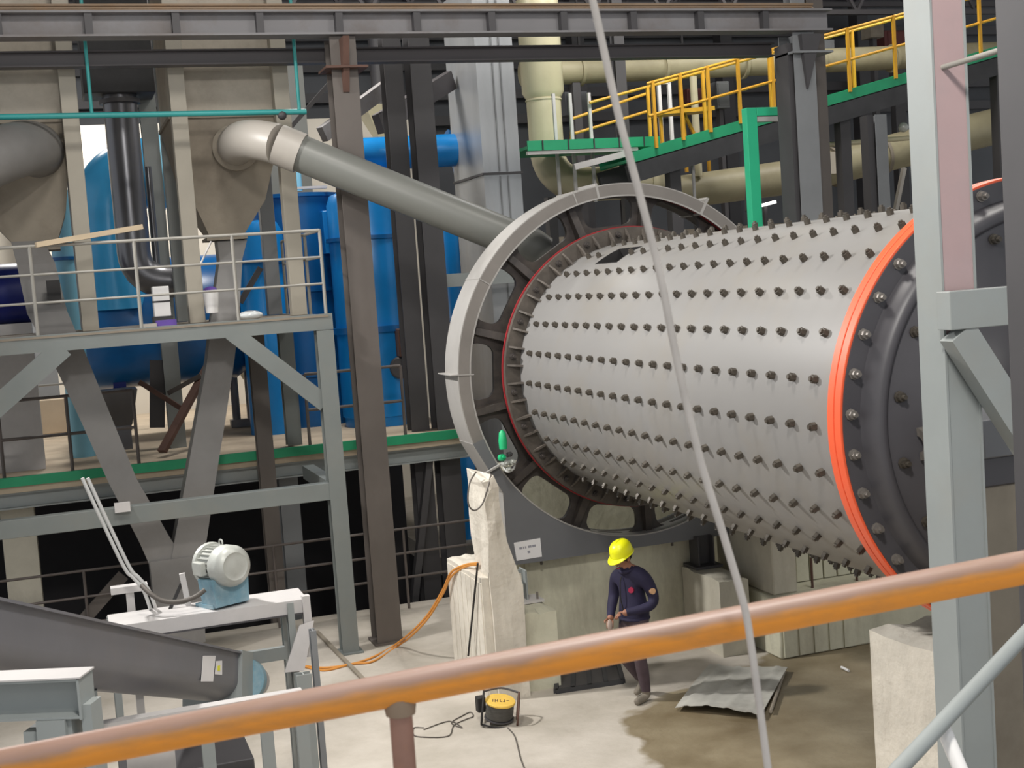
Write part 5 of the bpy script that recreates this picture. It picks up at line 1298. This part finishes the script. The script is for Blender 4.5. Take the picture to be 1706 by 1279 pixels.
# orange hoses
for k, dx in enumerate((0, 7)):
    pts = [at(796, 938 + dx * 0.3, X=4.165), at(775, 941 + dx * 0.4, X=4.13), at(752, 953 + dx, X=4.06)] + [at(x_, y_ + dx * 0.9, X=xx) for x_, y_, xx in ((738, 982, 4.02), (714, 1022, 3.92), (686, 1052, 3.8))] + floor_pts(((655 + dx, 1076), (622, 1094 + dx), (585, 1106), (540, 1112 + dx * 0.6), (500, 1108)), 0.015)
    MB().tube(bez(pts, 6), 0.014, 8).build('orange_hose', 'hose_orange', label=('upper orange hose draped from the pale concrete base to the floor', 'lower orange hose draped beside its twin to the floor')[k], cat='hose')
MB().cyl(at(796, 938, X=4.08), at(780, 1092, X=4.02), 0.012, 8).build('steel_rod', 'black_rubber', label='thin black rod leaning on the pale concrete base', cat='rod')
MB().tube(bez([at(793, 786, Y=13.7), at(782, 806, Y=13.56), at(780, 838, Y=13.55), at(790, 850, Y=13.55), at(803, 840, Y=13.55), at(812, 815, Y=13.56), at(818, 790, Y=13.65)], 6), 0.009, 8).build('cable_loop', 'wire_grey', label='dark cable loop hanging on the broken white pier', cat='cable')
MB().bar(at(528, 1052, Z=0.02), at(606, 1132, Z=0.02), 0.05, 0.03).build('steel_bar', 'hopper_dust', label='long flat bar lying on the floor left of the hoses', cat='bar', smooth=0)

# grease sprayer on the guard
gsx = at(838, 735, Y=14.42)
gr = thing('grease_sprayer', 'small green and silver grease sprayer on the gear guard edge', 'sprayer', (gsx.x, 14.45, gsx.z - 0.3))
MB().lathe((gsx.x, 14.43, gsx.z), (0, 0, 1), [(0.0, -0.09), (0.045, -0.09), (0.05, 0.0), (0.038, 0.10), (0.012, 0.13), (0, 0.13)], 16).build('bottle', 'green_plastic', gr)
for (px_, py_, r_, c_) in ((836, 762, 0.04, 'green_plastic'), (848, 757, 0.03, 'column_dark'), (841, 772, 0.035, 'motor_silver'), (852, 770, 0.035, 'motor_silver'), (846, 782, 0.03, 'motor_silver')):
    p_ = at(px_, py_, Y=14.45); MB().lathe(p_, (0.3, -1, 0.2), [(r_, -0.03), (r_, 0.03), (r_ * 0.5, 0.035), (r_ * 0.5, 0.06), (0, 0.06)], 10).build('valve_body', c_, gr)
MB().tube(bez([at(838, 778, Y=14.45), at(846, 786, Y=14.42), at(856, 780, Y=14.45), at(858, 768, Y=14.48)], 6), 0.012, 8).build('hose', 'conduit', gr)
MB().bar(at(806, 790, Y=14.50), at(836, 772, Y=14.50), 0.05, 0.02).build('bracket_arm', 'guard_paint', gr, smooth=0)

# cable reel
rx = at(832, 1203, Z=0.0)
rl_ = thing('cable_reel', 'yellow-topped cable reel in a black tube frame on the floor', 'cable reel', (rx.x, rx.y, 0))
tilt = Vector((0.10, -0.18, 1)).normalized(); rc0 = Vector((rx.x, rx.y, 0.05))
MB().lathe(rc0, tilt, [(0.0, 0), (0.155, 0), (0.155, 0.012), (0.07, 0.013)], 32).build('lower_disc', 'column_dark', rl_)
MB().lathe(rc0, tilt, [(0.07, 0.013), (0.142, 0.02), (0.146, 0.04), (0.142, 0.055), (0.147, 0.075), (0.142, 0.095), (0.147, 0.115), (0.142, 0.135), (0.146, 0.155), (0.138, 0.172), (0.07, 0.175)], 32).build('wound_cable', 'reel_wire', rl_)
MB().lathe(rc0, tilt, [(0.0, 0.175), (0.155, 0.175), (0.158, 0.19), (0.152, 0.20), (0.0, 0.20)], 36).build('top_disc', 'reel_yellow', rl_)
tu = tilt.cross(Vector((0, 1, 0))).normalized(); tv = tilt.cross(tu)
tR = CR - tilt * CR.dot(tilt); tR.normalize(); tV = tilt.cross(tR)
for (u0, u1, v0, v1) in ((-0.085, -0.077, -0.055, 0.005), (-0.06, -0.052, -0.06, 0.01), (-0.05, -0.025, -0.02, -0.012), (-0.035, -0.027, -0.05, 0.012), (-0.008, 0.016, -0.045, -0.036), (-0.008, 0.0, -0.045, 0.01), (0.026, 0.048, -0.04, -0.03), (0.036, 0.044, -0.04, 0.012), (0.06, 0.09, -0.01, 0.0)):
    q = [rc0 + tilt * 0.2005 + tR * u + tV * v for u, v in ((u0, v0), (u1, v0), (u1, v1), (u0, v1))]
    MB().hexa(q, [p_ + tilt * 0.0012 for p_ in q]).build('print_mark', 'rust_brown', rl_, smooth=0)
for s_ in (-1, 1):
    o_ = rc0 + tR * 0.19 * s_ * (1 if s_ > 0 else 0.95)
    lp = [o_ + tV * 0.12 + tilt * -0.03, o_ - tV * 0.12 + tilt * -0.03, o_ - tV * 0.15 + tilt * 0.10, o_ - tV * 0.10 + tilt * 0.20, o_ + tV * 0.10 + tilt * 0.25, o_ + tV * 0.15 + tilt * 0.10]
    MB().tube(bez(lp + [lp[0]], 4)[:-1], 0.011, 8, closed=True).build('side_loop', 'black_rubber' if s_ < 0 else 'rust_brown', rl_)
MB().tube(bez([rc0 + tR * -0.185 - tV * 0.12 - tilt * 0.03, rc0 - tV * 0.18 - tilt * 0.025, rc0 + tR * 0.19 - tV * 0.12 - tilt * 0.03], 6), 0.011, 8).build('foot_bar', 'black_rubber', rl_)
MB().tube(bez([rc0 + tR * -0.18 + tV * 0.13 + tilt * 0.22, rc0 + tV * 0.2 + tilt * 0.24, rc0 + tR * 0.19 + tV * 0.12 + tilt * 0.24], 6), 0.011, 8).build('handle', 'column_dark', rl_)
MB().box(rx.x - 0.19, rx.x - 0.10, rx.y + 0.10, rx.y + 0.20, 0.10, 0.26).build('socket_box', 'black_rubber', rl_, bevel=0.01)
MB().tube(bez(floor_pts(((846, 1212), (857, 1225), (863, 1245), (868, 1265), (882, 1300)), 0.008), 6), 0.007, 8).build('power_cord', 'wire_grey', label='dark cord running from the cable reel toward the bottom edge', cat='cord')
MB().tube(bez(floor_pts(((706, 1215), (748, 1201), (770, 1212), (752, 1204), (770, 1192), (784, 1186), (788, 1193), (776, 1198), (756, 1208), (746, 1226), (700, 1227), (688, 1222), (690, 1212), (706, 1212)), 0.008), 6), 0.006, 8).build('wire_tangle', 'wire_grey', label='loose loop of grey wire on the floor left of the cable reel', cat='wire')
# crumpled roofing sheet on the floor
c4 = [at(1125, 1178, Z=0.05), at(1182, 1106, Z=0.03), at(1312, 1113, Z=0.05), at(1268, 1188, Z=0.08)]
shm = MB(); V = []; F = []; NXs, NYs = 28, 8
for j in range(NYs + 1):
    for i in range(NXs + 1):
        u, v = i / NXs, j / NYs
        p_ = c4[0] * (1 - u) * (1 - v) + c4[3] * u * (1 - v) + c4[2] * u * v + c4[1] * (1 - u) * v
        z_ = 0.011 * (1 if (i % 7) in (3, 4) else 0) + 0.014 * math.sin(5 * u + 3 * v) + (0.03 * (1 - v) * math.sin(PI * u))
        V.append((p_.x, p_.y, p_.z + z_))
n_ = len(V); V += [(a, b, c - 0.006) for a, b, c in V]
idx = lambda i, j: j * (NXs + 1) + i
for j in range(NYs):
    for i in range(NXs):
        F += [(idx(i, j), idx(i + 1, j), idx(i + 1, j + 1), idx(i, j + 1)), tuple(n_ + k for k in (idx(i, j + 1), idx(i + 1, j + 1), idx(i + 1, j), idx(i, j)))]
rim = [idx(i, 0) for i in range(NXs)] + [idx(NXs, j) for j in range(NYs)] + [idx(i, NYs) for i in range(NXs, 0, -1)] + [idx(0, j) for j in range(NYs, 0, -1)]
F += [(rim[k], rim[(k + 1) % len(rim)], n_ + rim[(k + 1) % len(rim)], n_ + rim[k]) for k in range(len(rim))]
shm.add(V, F).build('roofing_sheet', 'sheet_metal', label='bent corrugated metal sheet lying on the floor right of the worker', cat='metal sheet', smooth=25)
MB().tube([at(1284, 1185, Z=0.04), at(1308, 1114, Z=0.04)], 0.018, 8).build('steel_pipe', 'hopper_dust', label='thin pipe lying along the right edge of the metal sheet', cat='pipe')
# dark grating lying behind the worker
g4 = [at(926, 1152, Z=0.02), at(1038, 1135, Z=0.02), at(1030, 1106, Z=0.02), at(930, 1118, Z=0.02)]
gt = thing('floor_grating', 'dark steel grating frame lying behind the worker', 'grating', (g4[0] + g4[2]) / 2 - Vector((0, 0, 0.02)))
for k in range(4): MB().bar(g4[k], g4[(k + 1) % 4], 0.05, 0.05).build('frame_bar', 'grate_dark', gt, smooth=0)
for t_ in (0.25, 0.5, 0.75): MB().bar(g4[0].lerp(g4[1], t_), g4[3].lerp(g4[2], t_), 0.05, 0.05).build('cross_bar', 'grate_dark', gt, smooth=0)
q = [p_ - Vector((0, 0, 0.015)) for p_ in g4]
MB().hexa(q, [p_ + Vector((0, 0, 0.01)) for p_ in q]).build('plate', 'column_dark', gt, smooth=0)
MB().cyl(at(1402, 1111, Z=0.02), at(1414, 1117, Z=0.02), 0.015, 8).build('stub_rod', 'plastic_white', label='tiny white rod stub on the wet floor', cat='rod')
# rods hanging below the mill drum
for k, (px_, py0, py1, lab) in enumerate(((1354, 928, 985, 'thin dark rebar rod rising from the plinth below the mill'), (1428, 945, 975, 'short dark rebar rod nearer the orange flange'))):
    a_ = at(px_, py1, Y=13.6); MB().cyl((a_.x, 13.6, 0.69), (a_.x, 13.6, at(px_, py0, Y=13.6).z), 0.016, 8).build('rebar_rod', 'rust_brown', label=lab, cat='rod')

# ------------------------------------------------------------------ the worker
def build_person():
    foot = at(1064, 1166, Z=0.0)
    base = Vector((foot.x, foot.y, 0))
    Fw = Vector((-0.90, -0.44, 0)).normalized(); Lf = Vector((0, 0, 1)).cross(Fw)
    P = lambda f, l, z: base + Fw * f + Lf * l + Vector((0, 0, z))
    root = thing('person', 'worker in dark navy workwear and yellow hard hat walking with bowed head', 'person', base)
    # joints: (forward, left, height), radius x/y, parent
    J = {
        'pelvis': ((-0.02, 0, 0.95), (0.160, 0.135), None),
        'belly': ((-0.01, 0, 1.10), (0.160, 0.130), 'pelvis'),
        'chest': ((-0.01, 0, 1.27), (0.178, 0.140), 'belly'),
        'upper': ((0.02, 0, 1.38), (0.150, 0.115), 'chest'),
        'neck': ((0.06, 0, 1.455), (0.062, 0.062), 'upper'),
        'jaw': ((0.105, 0, 1.525), (0.070, 0.080), 'neck'),
        'skull': ((0.120, 0, 1.600), (0.085, 0.100), 'jaw'),
        'crown': ((0.110, 0, 1.660), (0.070, 0.085), 'skull'),
        'shoulder_l': ((0.0, 0.185, 1.365), (0.088, 0.085), 'upper'),
        'arm_l': ((-0.035, 0.235, 1.24), (0.074, 0.074), 'shoulder_l'),
        'elbow_l': ((-0.055, 0.265, 1.12), (0.064, 0.064), 'arm_l'),
        'bend_l': ((0.0, 0.265, 1.065), (0.060, 0.060), 'elbow_l'),
        'forearm_l': ((0.09, 0.205, 1.04), (0.054, 0.054), 'bend_l'),
        'wrist_l': ((0.20, 0.10, 1.02), (0.042, 0.042), 'forearm_l'),
        'palm_l': ((0.245, 0.055, 1.01), (0.040, 0.028), 'wrist_l'),
        'shoulder_r': ((0.0, -0.185, 1.365), (0.088, 0.085), 'upper'),
        'arm_r': ((-0.015, -0.235, 1.24), (0.074, 0.074), 'shoulder_r'),
        'elbow_r': ((-0.01, -0.265, 1.11), (0.062, 0.062), 'arm_r'),
        'forearm_r': ((0.08, -0.23, 1.00), (0.054, 0.054), 'elbow_r'),
        'wrist_r': ((0.17, -0.17, 0.93), (0.042, 0.042), 'forearm_r'),
        'palm_r': ((0.215, -0.14, 0.905), (0.040, 0.028), 'wrist_r'),
        'hip_l': ((0.0, 0.09, 0.86), (0.108, 0.108), 'pelvis'),
        'thigh_l': ((0.03, 0.095, 0.66), (0.092, 0.092), 'hip_l'),
        'knee_l': ((0.04, 0.09, 0.48), (0.072, 0.072), 'thigh_l'),
        'calf_l': ((0.0, 0.085, 0.32), (0.074, 0.074), 'knee_l'),
        'ankle_l': ((-0.03, 0.085, 0.10), (0.052, 0.056), 'calf_l'),
        'heel_l': ((-0.03, 0.085, 0.05), (0.045, 0.048), 'ankle_l'),
        'ball_l': ((0.09, 0.095, 0.042), (0.046, 0.040), 'heel_l'),
        'toe_l': ((0.17, 0.10, 0.036), (0.038, 0.034), 'ball_l'),
        'hip_r': ((-0.02, -0.09, 0.86), (0.108, 0.108), 'pelvis'),
        'thigh_r': ((0.03, -0.10, 0.67), (0.092, 0.092), 'hip_r'),
        'knee_r': ((0.09, -0.10, 0.50), (0.072, 0.072), 'thigh_r'),
        'calf_r': ((-0.03, -0.095, 0.36), (0.072, 0.072), 'knee_r'),
        'ankle_r': ((-0.17, -0.09, 0.17), (0.052, 0.054), 'calf_r'),
        'heel_r': ((-0.21, -0.09, 0.13), (0.045, 0.046), 'ankle_r'),
        'ball_r': ((-0.12, -0.095, 0.055), (0.045, 0.042), 'heel_r'),
        'toe_r': ((-0.05, -0.095, 0.036), (0.036, 0.034), 'ball_r'),
    }
    names = list(J); ix = {n: i for i, n in enumerate(names)}
    me = bpy.data.meshes.new('body')
    me.from_pydata([P(*J[n][0]) - base for n in names], [(ix[J[n][2]], ix[n]) for n in names if J[n][2]], [])
    o = bpy.data.objects.new('body', me); col.objects.link(o)
    o.modifiers.new('skin', 'SKIN').use_smooth_shade = True
    sv = me.skin_vertices[0].data
    for n in names:
        sv[ix[n]].radius = J[n][1]; sv[ix[n]].use_root = (n == 'pelvis')
    ss = o.modifiers.new('sub', 'SUBSURF'); ss.levels = 2; ss.render_levels = 2
    bpy.context.view_layer.update()
    dg = bpy.context.evaluated_depsgraph_get()
    em = bpy.data.meshes.new_from_object(o.evaluated_get(dg))
    o.modifiers.clear(); o.data = em
    em.materials.clear()
    for k in ('jacket', 'trousers', 'skin', 'shoe', 'glove'): em.materials.append(MATS[k])
    R = lambda n: P(*J[n][0]) - base
    for p_ in em.polygons:
        c_ = p_.center; p_.use_smooth = True; f_ = (c_.dot(Fw), c_.dot(Lf), c_.z)
        if f_[2] > 1.475: mi = 2
        elif (c_ - R('palm_l')).length < 0.062 or (c_ - R('palm_r')).length < 0.062: mi = 2
        elif f_[2] < 0.115 and f_[0] > -0.12 or f_[2] < 0.17 and f_[0] < -0.1: mi = 3
        elif f_[2] < 0.905 and not ((c_ - R('wrist_r')).length < 0.13 or (c_ - R('wrist_l')).length < 0.13 or abs(f_[1]) > 0.21): mi = 1
        else: mi = 0
        p_.material_index = mi
    # fingers, nose and ears grow from the same body mesh
    bm = bmesh.new(); bm.from_mesh(em)
    def add_part(mb, mi):
        vs = [bm.verts.new(v_ - base) for v_ in mb.v]
        for f_ in mb.f:
            try:
                ff = bm.faces.new([vs[i] for i in f_]); ff.material_index = mi; ff.smooth = True
            except ValueError: pass
    for s_, palm, wr in ((1, 'palm_l', 'wrist_l'), (-1, 'palm_r', 'wrist_r')):
        pc, wc = P(*J[palm][0]), P(*J[wr][0]); fd = (pc - wc).normalized(); ac_ = fd.cross(Vector((0, 0, 1))).normalized()
        dn_ = Vector((0, 0, -1))
        for k, ln in enumerate((0.070, 0.078, 0.073, 0.056)):
            b0 = pc + ac_ * (0.028 - 0.019 * k) + fd * 0.012
            b1 = b0 + fd * ln * 0.55 + dn_ * 0.012; b2 = b1 + fd * ln * 0.32 + dn_ * 0.03
            add_part(MB().tube([b0, b1, b2], [0.0105, 0.0095, 0.0075], 8), 2)
        t0_ = pc - fd * 0.02 + ac_ * 0.032 * 1
        add_part(MB().tube([t0_, t0_ + ac_ * 0.025 + fd * 0.03, t0_ + ac_ * 0.02 + fd * 0.06], [0.012, 0.0105, 0.008], 8), 2)
    hc = P(*J['skull'][0]); fdir = (Fw * 0.86 + Vector((0, 0, -0.5))).normalized()
    add_part(MB().tube([hc + fdir * 0.085 + Vector((0, 0, 0.01)), hc + fdir * 0.118 + Vector((0, 0, -0.028)), hc + fdir * 0.098 + Vector((0, 0, -0.045))], [0.010, 0.016, 0.012], 8), 2)
    for s_ in (-1, 1): add_part(MB().ball(hc + Lf * 0.085 * s_ - Fw * 0.005 + Vector((0, 0, -0.03)), 0.024, 8, 6, (0.8, 0.8, 1.3)), 2)
    bm.to_mesh(em); bm.free()
    o.parent = root; WLOC[o.name] = base.copy()
    # eyes, mouth, hair
    for s_ in (-1, 1): MB().ball(hc + fdir * 0.090 + Lf * 0.032 * s_ + Vector((0, 0, 0.012)), 0.010, 8, 6).build('eye', 'hair', root)
    MB().tube([hc + fdir * 0.088 + Lf * 0.024 + Vector((0, 0, -0.075)), hc + fdir * 0.096 + Vector((0, 0, -0.077)), hc + fdir * 0.088 - Lf * 0.024 + Vector((0, 0, -0.075))], 0.006, 6).build('mouth', 'patch_red', root)
    hv = MB(); hv.ball(hc - Fw * 0.018 + Vector((0, 0, 0.012)), 0.102, 16, 10, (0.98, 0.98, 0.95)); hv.build('hair', 'hair', root)
    # hard hat: shell, brim with a longer peak, ridge
    up = (Vector((0, 0, 1)) + Fw * 0.36).normalized(); fr_ = (Fw - up * Fw.dot(up)).normalized()
    hc2 = hc + up * 0.035 - fr_ * 0.008
    m_ = MB(); n_ = 32; V = []; F = []
    rings = [(1.00, -0.012), (1.0, 0.02), (0.97, 0.055), (0.88, 0.088), (0.70, 0.115), (0.42, 0.132), (0.15, 0.138)]
    for r_, h_ in rings:
        for k in range(n_):
            a_ = 2 * PI * k / n_
            V.append(hc2 + up * h_ + fr_ * math.cos(a_) * r_ * 0.138 + Lf * math.sin(a_) * r_ * 0.115)
    for i in range(len(rings) - 1): F += [(i * n_ + k, i * n_ + (k + 1) % n_, (i + 1) * n_ + (k + 1) % n_, (i + 1) * n_ + k) for k in range(n_)]
    F.append(tuple(range((len(rings) - 1) * n_, len(rings) * n_)))
    m_.add(V, F); hat = m_.build('hard_hat', 'hat_yellow', root, label='bright yellow hard hat')
    m_ = MB(); V = []; F = []
    for r_, h_ in ((0.97, -0.008), (1.0, -0.016), (1.0, -0.022), (0.95, -0.016)):
        for k in range(n_):
            a_ = 2 * PI * k / n_; pk = 0.060 * max(0, math.cos(a_)) ** 2 * (1 if r_ == 1.0 else 0.0)
            V.append(hc2 + up * (h_ - pk * 0.30) + fr_ * math.cos(a_) * (r_ * 0.146 + pk) + Lf * math.sin(a_) * (r_ * 0.123 + pk * 0.5))
    for i in range(4):
        j = (i + 1) % 4; F += [(i * n_ + k, i * n_ + (k + 1) % n_, j * n_ + (k + 1) % n_, j * n_ + k) for k in range(n_)]
    m_.add(V, F).build('brim', 'hat_yellow', hat)
    m_ = MB().tube([hc2 + up * (0.030 + 0.108 * math.sin(u)) + fr_ * 0.130 * math.cos(u) for u in [0.25 + (PI - 0.5) * i / 12 for i in range(13)]], 0.010, 8); m_.build('ridge', 'hat_yellow', hat)
    # jacket details
    dir_c = (Fw * 0.75 + Lf * 0.66).normalized()
    for (cx_, r_, mt, nm_, ax_) in ((P(0.118, 0.092, 1.235), 0.030, 'patch_red', 'chest_badge', (Fw * 0.93 + Lf * 0.37)), (P(0.005, 0.298, 1.225), 0.032, 'patch_tan', 'sleeve_badge', (Lf * 0.95 + Fw * 0.3))):
        MB().lathe(cx_, ax_, [(0, -0.03), (r_, -0.03), (r_, 0.004), (0, 0.004)], 14).build(nm_, mt, root)
    MB().tube([P(0.115 + 0.02 * math.sin(3 * t_), -0.03, 0.95 + 0.42 * t_) + Fw * (0.015 if 0.3 < t_ < 0.9 else 0) for t_ in [i / 8 for i in range(9)]], 0.006, 6).build('zip', 'black_rubber', root)
    ring_ = [P(0.062 + 0.075 * math.cos(u), 0.082 * math.sin(u), 1.445 + 0.02 * -math.cos(u)) for u in [2 * PI * i / 18 for i in range(18)]]
    MB().tube(ring_, 0.022, 8, closed=True).build('collar', 'jacket', root)
    hem = [P(-0.015 + 0.140 * math.cos(u), 0.166 * math.sin(u), 0.905) for u in [2 * PI * i / 20 for i in range(20)]]
    MB().tube(hem, 0.018, 8, closed=True).build('jacket_hem', 'jacket', root)
    q = P(0.27, -0.10, 0.87)
    gl = MB().ball(q, 0.042, 10, 6, (0.75, 0.55, 1.5)); g_ = gl.build('work_glove', 'glove', label='pale work gloves held in the worker hand', cat='gloves')
build_person()

# repeats of one kind share a group
GROUPS = {'steel_column': 'steel columns of the hall', 'hall_lamp': 'lamps hung at the back of the hall', 'dust_hopper': 'hoppers on the work platform', 'blue_vessel': 'blue vessels behind the platform', 'cream_pipe': 'cream pipes behind the mill', 'orange_hose': 'orange hoses on the concrete base', 'roof_truss': 'roof trusses', 'cabinet': 'cabinets beyond the walkway', 'floor_railing': 'railings on the green kerb', 'rebar_rod': 'rebar rods under the mill', 'frame_post': 'frame posts by the trough', 'steel_beam': 'steel beams by the twin columns', 'support_bracket': 'brackets under the gear housing', 'concrete_pedestal': 'concrete blocks under the gear housing', 'machine': 'machines beyond the walkway'}
for o in list(col.objects):
    if o.parent is None and 'label' in o:
        g = GROUPS.get(o.name.split('.')[0])
        if g: o['group'] = g
